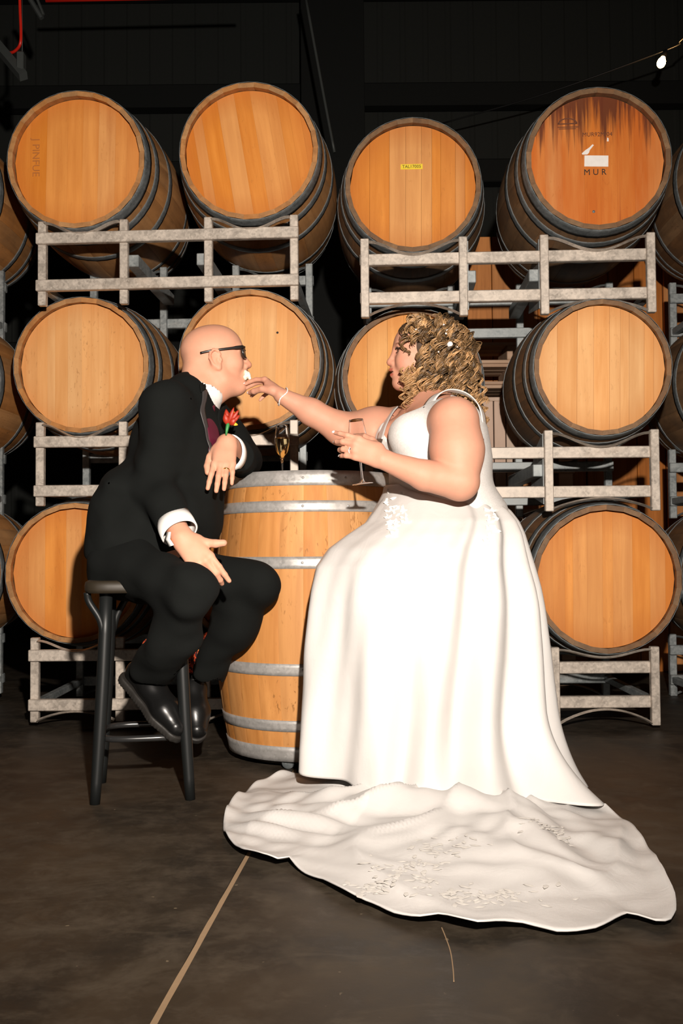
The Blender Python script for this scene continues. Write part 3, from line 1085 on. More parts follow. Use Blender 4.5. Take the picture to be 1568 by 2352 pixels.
def head_field(f, fr, female=False):
    s = fr.s
    M = fr.M()
    E = lambda c, r, k=0.02: f.add(s_ell(fr(*c), np.array(r) * s, M), k * s)
    Cp = lambda a, b, ra, rb, k=0.015: f.add(s_cap(fr(*a), fr(*b), ra * s, rb * s), k * s)
    E((-0.012, 0, 0.018), (0.098, 0.077, 0.083))
    E((0.022, 0, 0.020), (0.066, 0.065, 0.066), 0.03)
    E((0.036, 0, -0.045), (0.052, 0.056, 0.062), 0.03)
    for q in (-1, 1):
        Cp((-0.004, q * 0.052, -0.050), (0.014, q * 0.046, -0.090), 0.022, 0.020, 0.03)
        Cp((0.014, q * 0.046, -0.090), (0.064, q * 0.014, -0.112), 0.020, 0.018, 0.025)
        E((0.056, q * 0.037, -0.038), (0.027, 0.022, 0.026), 0.02)
    E((0.070, 0, -0.110), (0.020, 0.022, 0.016), 0.022)
    Cp((0.076, -0.028, 0.010), (0.076, 0.028, 0.010), 0.011, 0.011, 0.02)
    for q in (-1, 1):
        f.cut(s_ell(fr(0.098, q * 0.032, -0.006), np.array((0.016, 0.016, 0.012)) * s, M), 0.014 * s)
        f.add(s_ell(fr(0.0705, q * 0.032, -0.007), np.array((0.0135, 0.0135, 0.0125)) * s, M), 0.003 * s)
        # lids
        Cp((0.080, q * 0.019, 0.000), (0.076, q * 0.045, 0.000), 0.0035, 0.0035, 0.004)
        Cp((0.080, q * 0.020, -0.0145), (0.076, q * 0.044, -0.0145), 0.003, 0.003, 0.005)
    # nose
    tip = 0.112 if not female else 0.110
    Cp((0.086, 0, 0.000), (tip - 0.008, 0, -0.038), 0.0075, 0.0105, 0.014)
    E((tip - 0.007, 0, -0.043), (0.0105, 0.0115, 0.0095), 0.01)
    for q in (-1, 1):
        E((tip - 0.019, q * 0.0125, -0.047), (0.0105, 0.0075, 0.0085), 0.008)
        f.cut(s_ell(fr(tip - 0.016, q * 0.006, -0.0555), np.array((0.0055, 0.0032, 0.004)) * s, M), 0.003 * s)
    # mouth
    E((0.083, 0, -0.072), (0.017, 0.024, 0.019), 0.015)
    Cp((0.092, -0.014, -0.0690), (0.0985, 0, -0.0675), 0.0045, 0.006, 0.006)
    Cp((0.092, 0.014, -0.0690), (0.0985, 0, -0.0675), 0.0045, 0.006, 0.006)
    Cp((0.088, -0.013, -0.0815), (0.0945, 0, -0.0825), 0.0045, 0.0065, 0.006)
    Cp((0.088, 0.013, -0.0815), (0.0945, 0, -0.0825), 0.0045, 0.0065, 0.006)
    op = 0.0045 if not female else 0.0040
    f.cut(s_ell(fr(0.098, 0, -0.0752), np.array((0.014, 0.022, op)) * s, M), 0.002 * s)
    # ears
    ex, ez = 0.012, -0.013
    fr0 = fr
    fr = lambda a, b, c: fr0(a + ex, b - (0.002 if b > 0 else -0.002), c + ez)
    for q in (-1, 1):
        f.add(s_ell(fr(-0.016, q * 0.078, -0.016), np.array((0.018, 0.0065, 0.031)) * s, M), 0.006 * s)
        pts = [(0.000, 0.080, 0.000), (-0.006, 0.0845, 0.013), (-0.019, 0.087, 0.016), (-0.031, 0.087, 0.006), (-0.034, 0.085, -0.010), (-0.026, 0.083, -0.030), (-0.012, 0.080, -0.044)]
        for a, b in zip(pts[:-1], pts[1:]):
            f.add(s_cap(fr(a[0], q * a[1], a[2]), fr(b[0], q * b[1], b[2]), 0.0040 * s, 0.0040 * s), 0.004 * s)
        f.add(s_ell(fr(-0.008, q * 0.0795, -0.041), np.array((0.008, 0.0055, 0.010)) * s, M), 0.006 * s)
        f.add(s_ell(fr(0.0005, q * 0.079, -0.017), np.array((0.0045, 0.006, 0.007)) * s, M), 0.005 * s)
        f.cut(s_ell(fr(-0.008, q * 0.087, -0.019), np.array((0.0075, 0.007, 0.012)) * s, M), 0.003 * s)
        f.cut(s_ell(fr(-0.019, q * 0.090, -0.004), np.array((0.009, 0.006, 0.012)) * s, M), 0.003 * s)

def hand_field(f, W, d, n, right, L, curls, spreads, thumb, base_k=0.014):
    """palm plus five jointed fingers; returns the joints of every finger"""
    d = nrm(d); n = np.asarray(n, np.float32); n = nrm(n - d * np.dot(n, d))
    s = np.cross(d, n) * (-1 if right else 1)
    W = A3(W)
    at = lambda a, b, c: W + (d * a + s * b + n * c) * L
    kn = [(0.500, 0.155, 0.0), (0.520, 0.050, 0.012), (0.490, -0.055, 0.004), (0.435, -0.150, -0.012)]
    rad = [0.050, 0.052, 0.049, 0.043]
    ln = [0.47, 0.52, 0.48, 0.37]
    # palm
    f.add(s_cap(at(0.0, 0.03, 0), at(0.22, 0.03, 0), 0.135 * L, 0.14 * L, (n, 0.62)), base_k)
    for k_, r_ in zip(kn, rad):
        f.add(s_cap(at(0.10, k_[1] * 0.55, 0), at(*k_), 0.085 * L, r_ * L * 1.18), base_k)
    f.add(s_cap(at(0.16, 0.17, -0.055), at(0.34, 0.15, -0.05), 0.08 * L, 0.06 * L), base_k)
    J = []
    for i in range(4):
        p = at(*kn[i]); pts = [p]; ang = 0.0
        sp = spreads[i]
        lat = d * math.cos(sp) + s * math.sin(sp)
        for j, fr_ in enumerate((0.45, 0.30, 0.25)):
            ang += curls[i][j]
            p = p + (lat * math.cos(ang) - n * math.sin(ang)) * (ln[i] * fr_ * L)
            pts.append(p)
        rr = [rad[i], rad[i] * 0.95, rad[i] * 0.86, rad[i] * 0.74]
        for j in range(3):
            f.add(s_cap(pts[j], pts[j + 1], rr[j] * L, rr[j + 1] * L), 0.007 if j == 0 else 0.0035)
        J.append(pts)
    tp = [at(*q) for q in thumb]
    tr = [0.085, 0.068, 0.062, 0.052]
    for j in range(3):
        f.add(s_cap(tp[j], tp[j + 1], tr[j] * L, tr[j + 1] * L), 0.008 if j == 0 else 0.004)
    J.append(tp)
    return J

def skin_mat(name, base):
    k = NT(name)
    at = k.n('Attribute', attribute_name='tint')
    a = k.noise(k.coord(), 60, 4); b = k.noise(k.coord(), 9, 3)
    c = k.mix(a, tuple(x * 0.93 for x in base), tuple(min(1, x * 1.06) for x in base))
    c = k.mix(k.ramp(b, [(0.4, 0.0), (0.75, 0.35)]), c, (base[0], base[1] * 0.80, base[2] * 0.74))
    c = k.mix(1.0, c, at.outputs['Color'], 'MULTIPLY')
    k.p(Base_Color=c, Roughness=0.58, Specular_IOR_Level=0.30, Subsurface_Weight=0.12, Subsurface_Scale=0.01)
    k.b.inputs['Subsurface Radius'].default_value = (1.0, 0.35, 0.2)
    k.bump(k.noise(k.coord(), 900, 2), 0.05, 0.0005)
    return k.m

def cloth_mat(name, col, rough=0.85, weave=900, sheen=0.15, folds=0.0, spec=0.2):
    k = NT(name)
    v = k.noise(k.coord(), 12, 4)
    c = k.mix(v, tuple(x * 0.85 for x in col), tuple(x * 1.15 for x in col))
    k.p(Base_Color=c, Roughness=rough, Sheen_Weight=sheen, Specular_IOR_Level=spec)
    h = k.noise(k.coord(), weave, 2)
    if folds:
        h2 = k.noise(k.coord((3, 3, 6)), 3.0, 4, 0.6, 1.0)
        h = k.math('MULTIPLY_ADD', h2, folds, h)
    k.bump(h, 0.25, 0.002)
    return k.m

def tintmap(base_n, regions):
    """regions: list of (fn(p)->0..1, colour multiplier)"""
    def fn(V):
        c = np.ones((len(V), 3), np.float32)
        for m, col in regions:
            w_ = np.clip(m(V), 0, 1)[:, None]
            c = c * (1 - w_) + c * np.array(col, np.float32) * w_
        return c
    return fn

def blob(c, r, soft=0.5):
    c = A3(c); r = np.asarray(r, np.float32)
    return lambda V: (1.0 - np.sqrt((((V - c) / r) ** 2).sum(1))) / soft

def ribbon(name, rows, parent, mat, thick=0.0025, field=None, off=0.003):
    """rows: list of cross rows (each a list of points) turned into a thin shell, optionally laid on a field"""
    n, m = len(rows), len(rows[0])
    V = np.array([[A3(p) for p in r] for r in rows], np.float32).reshape(-1, 3)
    if field is not None:
        V = field.project(V, off)
    Q = [(i * m + j, i * m + j + 1, (i + 1) * m + j + 1, (i + 1) * m + j) for i in range(n - 1) for j in range(m - 1)]
    o = link(name, np_mesh(name, V, Q), parent, mat)
    md = o.modifiers.new('thickness', 'SOLIDIFY'); md.thickness = thick; md.offset = 0
    return o

def rows_between(A, B, m=6, n=4):
    a = catmull(A, n); b = catmull(B, n)
    return [[p.lerp(q, j / (m - 1)) for j in range(m)] for p, q in zip(a, b)]

def ring_band(name, c, axis, radii, hs, parent, mat, ref=(0, 1, 0), n=40, thick=0.002, ell=(1, 1)):
    """band of stacked rings around an axis (collars, cuffs)"""
    axis = nrm(axis); u = np.asarray(ref, np.float32); u = nrm(u - axis * np.dot(u, axis)); v = np.cross(axis, u)
    c = A3(c); V = []; Q = []
    for r, h in zip(radii, hs):
        for k in range(n):
            a = 2 * math.pi * k / n
            V.append(c + axis * h + u * (r * ell[0] * math.cos(a)) + v * (r * ell[1] * math.sin(a)))
    for i in range(len(radii) - 1):
        for k in range(n):
            k2 = (k + 1) % n
            Q.append((i * n + k, i * n + k2, (i + 1) * n + k2, (i + 1) * n + k))
    o = link(name, np_mesh(name, V, Q), parent, mat)
    md = o.modifiers.new('thickness', 'SOLIDIFY'); md.thickness = thick; md.offset = 0
    return o
# ================================================================== the seated man
MAT['skin_m'] = skin_mat('skin_man', (0.60, 0.305, 0.200))
MAT['suit'] = cloth_mat('black_wool_suit', (0.0062, 0.0070, 0.0066), 0.95, 1200, 0.0, 4.0, 0.12)
MAT['satin_black'] = plain('black_satin', (0.040, 0.036, 0.036), 0.45)
MAT['shirt'] = cloth_mat('white_shirt_cotton', (0.80, 0.78, 0.75), 0.8, 1500, 0.0)
MAT['tie'] = plain('burgundy_silk', (0.085, 0.010, 0.025), 0.35)
MAT['leather'] = plain('black_leather', (0.006, 0.006, 0.006), 0.30, spec=0.35)
MAT['rubber'] = plain('black_rubber_sole', (0.016, 0.014, 0.012), 0.6)
MAT['gold'] = plain('gold', (0.75, 0.48, 0.14), 0.25, metal=1.0)

man = empty('person', (-0.62, 3.05, 0.60))
tag(man, 'bald man with glasses in a black suit seated on the black stool', 'person')
man_inv = Matrix.Translation(-Vector((-0.62, 3.05, 0.60)))
def to_man(o):
    o.parent = man; o.matrix_parent_inverse = man_inv
    return o

# --- joints (metres)
hipN, kneeN, ankN = P(287, 1296, 2.99), P(442, 1368, 2.71), P(343, 1527, 2.95)
hipF, kneeF, ankF = P(322, 1292, 3.20), P(588, 1336, 3.10), P(470, 1504, 3.30)
shN, elN, wrN = P(384, 932, 3.03), P(354, 1108, 2.99), P(417, 1236, 2.81)
shF, elF, wrF = P(466, 938, 3.37), P(562, 1062, 3.37), P(522, 1018, 3.07)
pelv, belly, chest, upch = P(318, 1262, 3.09), P(386, 1172, 3.12), P(412, 1030, 3.17), P(425, 955, 3.19)
latM = nrm(A3(shF) - A3(shN)); latM = nrm(latM * np.array((1, 1, 0)))

HM = Frame(P(493, 817, 3.25), (math.cos(0.17) * math.cos(0.12), math.sin(0.17) * math.cos(0.12), math.sin(0.12)), (-0.1, 0, 1))
body = Field()
head_field(body, HM)
# neck and jowl
body.add(s_cap(HM(-0.030, 0, -0.060), P(442, 905, 3.21), 0.060, 0.066), 0.03)
body.add(s_cap(HM(0.030, 0, -0.100), P(470, 915, 3.22), 0.034, 0.050), 0.04)
body.add(s_ell(HM(-0.075, 0, -0.045), (0.032, 0.055, 0.030), HM.M()), 0.03)
# trunk and limbs
body.chain([pelv, belly, chest, upch], [0.125, 0.118, 0.112, 0.085], 0.04, (latM, 1.15))
body.add(s_cap(shN, shF, 0.055, 0.055), 0.04)
body.chain([shN, elN, wrN], [0.055, 0.042, 0.030], 0.03)
body.chain([shF, elF, wrF], [0.055, 0.042, 0.030], 0.03)
body.chain([hipN, kneeN, ankN], [0.070, 0.038, 0.030], 0.03)
body.chain([hipF, kneeF, ankF], [0.070, 0.038, 0.030], 0.03)
# right hand on the thigh, index pointing down, thumb out
hdN = nrm(A3(P(468, 1296, 2.78)) - A3(wrN))
hJN = hand_field(body, wrN, hdN, (-0.10, -0.88, 0.46), True, 0.190,
    [(0.22, 0.28, 0.12), (0.42, 0.62, 0.4), (0.52, 0.72, 0.45), (0.62, 0.75, 0.45)],
    [-0.02, 0.03, 0.0, -0.06],
    [(0.12, 0.13, -0.05), (0.28, 0.23, -0.03), (0.39, 0.33, -0.02), (0.46, 0.43, -0.02)])
# left hand drooping from the barrel edge
hJF = hand_field(body, wrF, nrm(A3(P(514, 1064, 3.02)) - A3(wrF)), (0.10, -0.93, 0.30), False, 0.182,
    [(0.10, 0.22, 0.12), (0.04, 0.10, 0.08), (0.06, 0.10, 0.08), (0.14, 0.16, 0.12)],
    [0.10, 0.0, -0.03, -0.08],
    [(0.10, 0.16, -0.06), (0.28, 0.26, -0.10), (0.46, 0.27, -0.13), (0.58, 0.25, -0.14)])
man_tint = tintmap(None, [
    (blob(HM(0.099, 0, -0.068), (0.013, 0.026, 0.0065), 0.4), (0.85, 0.62, 0.62)),
    (blob(HM(0.095, 0, -0.083), (0.013, 0.024, 0.0075), 0.4), (0.85, 0.62, 0.62)),
    (blob(HM(0.100, 0, -0.0595), (0.018, 0.026, 0.0075), 0.8), (0.48, 0.50, 0.55)),
    (blob(HM(0.088, 0, -0.104), (0.022, 0.022, 0.016), 0.9), (0.78, 0.80, 0.84)),
    (blob(HM(0.080, 0.032, -0.007), (0.006, 0.010, 0.006), 0.3), (0.25, 0.2, 0.2)),
    (blob(HM(0.080, -0.032, -0.007), (0.006, 0.010, 0.006), 0.3), (0.25, 0.2, 0.2)),
    (blob(HM(-0.02, -0.085, -0.012), (0.026, 0.016, 0.036), 0.8), (0.98, 0.80, 0.76)),
    (blob(HM(0.105, 0, -0.042), (0.02, 0.02, 0.02), 0.8), (0.98, 0.80, 0.76)),
    (blob(HM(-0.10, -0.03, 0.005), (0.022, 0.045, 0.028), 0.9), (0.80, 0.78, 0.78)),
])
to_man(field_obj('body', body, 0.0030, None, MAT['skin_m'], man_tint, 1))

# --- jacket
jk = Field()
jk.chain([pelv, belly, chest, upch], [0.150, 0.150, 0.140, 0.100], 0.06, (latM, 1.20))
jk.add(s_cap(P(392, 925, 3.04), P(468, 932, 3.37), 0.070, 0.066), 0.05)
jk.add(s_cap(P(425, 905, 3.13), P(452, 905, 3.30), 0.060, 0.060), 0.05)
jk.add(s_cap(P(300, 1235, 3.09), P(262, 1262, 3.09), 0.105, 0.085, (latM, 1.5)), 0.06)
jk.add(s_cap(P(292, 1120, 3.08), P(243, 1268, 3.07), 0.075, 0.034, (latM, 1.8)), 0.05)
jk.chain([shN, elN, P(396, 1190, 2.875)], [0.078, 0.064, 0.052], 0.025)
jk.chain([shF, elF, P(541, 1044, 3.16)], [0.076, 0.060, 0.055], 0.02)
# neck hole and front opening
nax = nrm((0.62, 0.04, 0.78))
jk.cut(s_cap(A3(P(470, 897, 3.19)), A3(P(470, 897, 3.19)) + nax * 0.25, 0.072, 0.19), 0.008)
fo = A3(P(520, 985, 3.12))
oA, oB = A3(P(483, 918, 3.04)), A3(P(503, 1062, 3.00))
on_ = nrm(np.cross(oB - oA, (0.30, 1.0, 0.0)))
on_ = on_ if on_[0] > 0 else -on_
zo = float(P(500, 1085, 3.0).z)
jk.cut(s_fn(lambda p: np.maximum(np.maximum(-((p - oA) @ on_), (p - oA) @ on_ - 0.06), np.maximum(zo - p[:, 2], p[:, 1] - 3.20))), 0.006)
# hem, cut along a sloping plane just above the seat
hp = A3(P(250, 1284, 3.05)); hn = nrm((0.10, 0, -1.0))
jk.clip(s_fn(lambda p: (p - hp) @ hn), 0.008)
w1 = wobble(5, (22, 41, 75), (0.0042, 0.0024, 0.0010))
def sleeve_folds(p):
    e = A3(elN)
    r = np.linalg.norm(p - e, axis=1)
    return 0.006 * np.exp(-(r / 0.12) ** 2) * np.sin((p - e) @ np.array((20, -25, 75), np.float32)) + w1(p)
jk.disp = sleeve_folds
jacket = to_man(field_obj('jacket', jk, 0.0042, None, MAT['suit'], None, 1))
# lapel: satin strip from the collar down the front edge
LA = [P(433, 864, 3.17), P(452, 890, 3.11), P(470, 925, 3.06), P(484, 965, 3.03), P(492, 1010, 3.02), P(498, 1075, 3.02)]
LB = [P(442, 862, 3.18), P(464, 886, 3.13), P(484, 918, 3.08), P(497, 960, 3.05), P(502, 1010, 3.04), P(503, 1075, 3.04)]
o = ribbon('lapel', rows_between(LA, LB, 6, 5), None, MAT['satin_black'], 0.003, jk, 0.0035); o.parent = jacket
CA = [P(424, 880, 3.22), P(432, 868, 3.16), P(446, 884, 3.11), P(456, 905, 3.08)]
CB = [P(434, 860, 3.24), P(441, 860, 3.18), P(456, 876, 3.13), P(466, 898, 3.10)]
o = ribbon('collar', rows_between(CA, CB, 5, 5), None, MAT['suit'], 0.004, jk, 0.005); o.parent = jacket

# --- shirt: collar, chest, cuffs
sh = Field()
sh.chain([belly, chest, upch], [0.146, 0.131, 0.094], 0.05, (latM, 1.16))
sh.add(s_cap(P(470, 905, 3.21), P(452, 925, 3.20), 0.060, 0.080), 0.03)
sh.cut(s_cap(A3(P(470, 893, 3.22)), A3(P(470, 893, 3.22)) + nax * 0.2, 0.058, 0.075), 0.004)
sh.clip(s_fn(lambda p: A3(P(400, 1120, 3.1))[2] - p[:, 2]), 0.004)
shirt = to_man(field_obj('shirt', sh, 0.005, None, MAT['shirt'], None, 1))
colc = A3(P(470, 892, 3.22))
o = ring_band('shirt_collar', colc, nax, [0.0700, 0.0715, 0.077, 0.086, 0.093], [0.004, -0.006, -0.022, -0.040, -0.055], None, MAT['shirt'], thick=0.003, ell=(1.0, 1.0)); o.parent = shirt
# tie
TA = [P(488, 930, 3.06), P(491, 950, 3.05), P(496, 985, 3.04), P(500, 1020, 3.03), P(503, 1075, 3.02)]
TBp = [P(509, 924, 3.13), P(515, 948, 3.12), P(520, 985, 3.11), P(522, 1020, 3.10), P(522, 1075, 3.09)]
tie = ribbon('tie', rows_between(TA, TBp, 9, 6), None, MAT['tie'], 0.006, sh, 0.008); to_man(tie)
FA = [P(516, 940, 3.14), P(519, 965, 3.12), P(521, 1000, 3.11), P(521, 1040, 3.10), P(520, 1080, 3.09)]
FB = [P(523, 935, 3.24), P(530, 965, 3.22), P(533, 1000, 3.20), P(533, 1040, 3.20), P(532, 1080, 3.20)]
o = ribbon('lapel', rows_between(FA, FB, 6, 5), None, MAT['suit'], 0.004, sh, 0.014); o.parent = jacket
# cuffs
dN = nrm(A3(wrN) - A3(P(404, 1212, 2.835)))
cuffN = to_man(ring_band('cuff', P(405, 1208, 2.85), nrm(A3(wrN) - A3(elN)), [0.047, 0.049, 0.049, 0.045], [-0.03, 0.0, 0.030, 0.0315], None, MAT['shirt'], thick=0.003, ref=(0, -1, 0.3), ell=(0.88, 1.08)))
cl = Field(); clp = A3(P(386, 1244, 2.80)); cl.add(s_cap(clp, clp + np.array((0.006, -0.008, 0.004)), 0.0055, 0.0055), 0.002)
o = field_obj('cufflink', cl, 0.0015, None, MAT['gold'], None, 0); o.parent = cuffN
tab = [[P(384, 1222, 2.80), P(378, 1240, 2.795), P(388, 1256, 2.79)], [P(392, 1222, 2.785), P(390, 1238, 2.78), P(399, 1252, 2.775)]]
o = ribbon('cuff_flap', tab, None, MAT['shirt'], 0.0025); o.parent = cuffN
cuffF = to_man(ring_band('cuff', P(535, 1041, 3.135), nrm((-0.16, -0.95, 0.10)), [0.047, 0.049, 0.049, 0.045], [-0.02, 0.0, 0.026, 0.027], None, MAT['shirt'], thick=0.003, ref=(0, 0, 1), ell=(1.10, 0.82)))

# --- trousers
tr = Field()
tr.add(s_ell(P(300, 1290, 3.08), (0.135, 0.185, 0.100)), 0.04)
tr.chain([hipN, kneeN], [0.100, 0.057], 0.05)
tr.chain([hipF, kneeF], [0.100, 0.058], 0.05)
tr.chain([kneeN, P(402, 1450, 2.82), P(353, 1538, 2.95)], [0.050, 0.060, 0.062], 0.075)
tr.chain([kneeF, P(540, 1436, 3.18), P(480, 1533, 3.27)], [0.052, 0.060, 0.062], 0.075)
axN = nrm(A3(P(353, 1538, 2.95)) - A3(kneeN)); axF = nrm(A3(P(480, 1533, 3.27)) - A3(kneeF))
hN0, hF0 = A3(P(355, 1535, 2.948)), A3(P(481, 1531, 3.268))
tr.cut(s_cap(hN0 + axN * 0.002, hN0 + axN * 0.2, 0.054, 0.12), 0.003)
tr.cut(s_cap(hF0 + axF * 0.002, hF0 + axF * 0.2, 0.054, 0.12), 0.003)
w2 = wobble(9, (25, 47, 80), (0.0038, 0.0022, 0.0009))
def knee_folds(p):
    o = w2(p)
    for c, v in ((A3(kneeN), (40, -30, 60)), (A3(kneeF), (45, -10, 55))):
        r = np.linalg.norm(p - c, axis=1)
        o += 0.0025 * np.exp(-(r / 0.11) ** 2) * np.sin((p - c) @ np.array(v, np.float32))
    return o
tr.disp = knee_folds
to_man(field_obj('trousers', tr, 0.0042, None, MAT['suit'], None, 1))

# --- socks and shoes
def sock_mat():
    k = NT('patterned_socks')
    n_ = k.noise(k.coord((1, 1, 1)), 75, 3, 0.6, 1.5)
    c = k.ramp(n_, [(0.0, (0.03, 0.01, 0.01)), (0.44, (0.05, 0.012, 0.01)), (0.48, (0.75, 0.05, 0.01)), (0.57, (0.80, 0.16, 0.02)), (0.62, (0.85, 0.55, 0.15))], 'CONSTANT')
    k.p(Base_Color=c, Roughness=0.8)
    return k.m
MAT['sock'] = sock_mat()
def shoe(heel, d, up, ank):
    fr = Frame(heel, d, up)
    f = Field()
    M = fr.M()
    f.chain([fr(0.030, 0, 0.045), fr(0.10, 0, 0.050), fr(0.185, 0, 0.036), fr(0.245, 0, 0.028)], [0.033, 0.036, 0.040, 0.029], 0.02, (fr.y, 1.12))
    f.add(s_cap(fr(0.035, 0, 0.06), fr(0.045, 0, 0.088), 0.032, 0.034), 0.02)
    f.add(s_cap(fr(0.10, 0, 0.070), fr(0.165, 0, 0.054), 0.020, 0.020, (fr.y, 1.3)), 0.012)
    f.cut(s_cap(fr(0.046, 0, 0.100), fr(0.040, 0, 0.16), 0.031, 0.04), 0.003)
    f.clip(s_fn(lambda p: 0.014 - fr.loc(p)[:, 2]), 0.004)
    # welt line and cap crease
    s_ = to_man(field_obj('shoe', f, 0.0030, None, MAT['leather'], None, 1))
    g = Field()
    g.chain([fr(0.030, 0, 0.009), fr(0.10, 0, 0.009), fr(0.185, 0, 0.009), fr(0.245, 0, 0.009)], [0.038, 0.036, 0.047, 0.035], 0.015, (fr.y, 1.0))
    g.clip(s_fn(lambda p: np.abs(fr.loc(p)[:, 2] - 0.006) - 0.0115), 0.003)
    g.cut(s_fn(lambda p: -np.maximum(-np.maximum(fr.loc(p)[:, 2] + 0.001, 0) * 0 - 1, 0) - (fr.loc(p)[:, 2] + 0.0005) * 0 + 1.0), 0.001)
    g.disp = lambda p: 0.0010 * np.sin(fr.loc(p)[:, 0] * 560) * (fr.loc(p)[:, 2] < 0.004)
    o = field_obj('sole', g, 0.0030, None, MAT['rubber'], None, 0); o.parent = s_
    for i in range(5):
        x = 0.095 + i * 0.0155
        z = 0.094 - i * 0.0062
        pts = [fr(x, -0.017, z - 0.0045), fr(x + 0.001, -0.006, z), fr(x + 0.001, 0.006, z), fr(x, 0.017, z - 0.0045)]
        q = tube('lace', catmull(pts, 3), 0.0022, None, MAT['leather'], sides=7); q.parent = s_
    k = Field(); k.add(s_cap(fr(0.044, 0, 0.085), ank, 0.031, 0.036), 0.01)
    to_man(field_obj('sock', k, 0.004, None, MAT['sock'], None, 1))
    return s_
s1 = shoe(P(283, 1556, 3.02), (0.66, -0.42, -0.62), (0.52, -0.20, 0.80), A3(P(352, 1490, 2.94)))
s2 = shoe(P(431, 1545, 3.40), (0.20, -0.64, -0.72), (0.25, -0.62, 0.70), A3(P(486, 1474, 3.28)))
s1['label'] = 'black leather shoe propped on the stool ring'; s2['label'] = 'black leather shoe pointing at the camera'

# --- glasses
MAT['frame'] = plain('black_acetate', (0.014, 0.012, 0.011), 0.25)
gl = tube('eyeglasses', catmull([HM(0.0975, 0.014, 0.004), HM(0.101, 0.0, 0.008), HM(0.0975, -0.014, 0.004)], 5), 0.0028, None, MAT['frame'], sides=8)
to_man(gl); gl['label'] = 'black rectangular glasses'
for q in (-1, 1):
    pts = []
    for k in range(28):
        a = 2 * math.pi * k / 28
        ca, sa = math.cos(a), math.sin(a)
        r = 1.0 / (abs(ca) ** 3.2 + abs(sa) ** 3.2) ** (1 / 3.2)
        pts.append(HM(0.0965 - 0.010 * max(0, -q * 0 + abs(ca)) * (1 if ca > 0 else 0), q * (0.036 + 0.025 * ca * r), -0.006 + 0.0185 * sa * r))
    o = tube('rim', pts, 0.0026, None, MAT['frame'], sides=8, closed=True, flat=(1.6, 1.0)); o.parent = gl
    ln_ = mesh('lens', [HM(0.095, q * 0.036, -0.006)] + pts, [(0, k + 1, (k + 1) % 28 + 1) for k in range(28)])
    o = link('lens', ln_, gl, MAT['glass'])
    md = o.modifiers.new('thickness', 'SOLIDIFY'); md.thickness = 0.0012
    tpts = [HM(0.091, q * 0.062, 0.007), HM(0.080, q * 0.072, 0.006), HM(0.040, q * 0.079, 0.003), HM(0.0, q * 0.082, 0.001), HM(-0.022, q * 0.083, 0.000), HM(-0.050, q * 0.080, -0.003)]
    o = tube('temple', catmull(tpts, 5), [0.0056] * 4 + [0.0050] * 4 + [0.0040] * 6 + [0.0034] * 12, None, MAT['frame'], sides=8, up=tuple(HM.z), flat=(1.0, 0.5)); o.parent = gl

# --- wedding ring
def finger_ring(name, a, b, t, r, parent_fn, mat, wire=0.0013, stone=False):
    a, b = A3(a), A3(b)
    c = a + (b - a) * t; ax = nrm(b - a)
    u = nrm(np.cross(ax, (0.3, 1, 0.2))); v = np.cross(ax, u)
    pts = [c + u * (r * math.cos(q)) + v * (r * math.sin(q)) for q in np.linspace(0, 2 * math.pi, 24, endpoint=False)]
    o = tube(name, pts, wire, None, mat, sides=8, closed=True, up=tuple(ax), flat=(1.6, 0.8))
    parent_fn(o)
    return o, c, ax
finger_ring('wedding_ring', hJF[2][0], hJF[2][1], 0.5, 0.0098, to_man, MAT['gold'], 0.0014)

# --- boutonniere
MAT['petal'] = plain('red_petals', (0.34, 0.022, 0.006), 0.5)
MAT['petal_y'] = plain('yellow_petals', (0.85, 0.45, 0.03), 0.5)
MAT['leafgreen'] = plain('green_stem_wrap', (0.03, 0.20, 0.05), 0.45)
fb = P(522, 968, 3.05)
stem = tube('boutonniere', catmull([P(519, 1000, 3.045), P(521, 986, 3.045), P(524, 972, 3.05)], 4), [0.002, 0.003, 0.004, 0.0045, 0.005, 0.0055, 0.006, 0.006, 0.006], None, MAT['leafgreen'], sides=10)
to_man(stem); stem['label'] = 'red and yellow flower pinned on the jacket'
def petal(base, tip, wid, bend, mat):
    base, tip = A3(base), A3(tip)
    ax = tip - base; L = np.linalg.norm(ax); ax = ax / L
    sd = nrm(np.cross(ax, (0, -1, 0.2))); nn = np.cross(sd, ax)
    rows = []
    for i in range(9):
        t = i / 8
        wd = wid * math.sin(math.pi * (0.10 + 0.88 * t)) ** 0.9
        c = base + ax * (L * t) + nn * (bend * math.sin(math.pi * t))
        rows.append([c + sd * (wd * s_) - nn * (abs(s_) * wd * 0.5) for s_ in (-1, -0.5, 0, 0.5, 1)])
    o = ribbon('petal', rows, None, mat, 0.0012); o.parent = stem
for (bx, by, tx, ty, dy, wd, mt) in ((523, 972, 519, 940, 0.0, 0.010, 'petal'), (524, 974, 537, 936, -0.006, 0.007, 'petal'), (526, 972, 548, 942, -0.004, 0.008, 'petal'),
        (526, 975, 551, 953, 0.004, 0.008, 'petal'), (522, 975, 516, 950, -0.006, 0.010, 'petal'), (525, 970, 537, 944, 0.010, 0.013, 'petal_y'), (526, 974, 540, 962, -0.008, 0.012, 'petal'), (534, 974, 546, 976, 0.0, 0.005, 'petal_y')):
    petal(P(bx, by, 3.046), P(tx, ty, 3.046 + dy), wd, 0.006, MAT[mt])
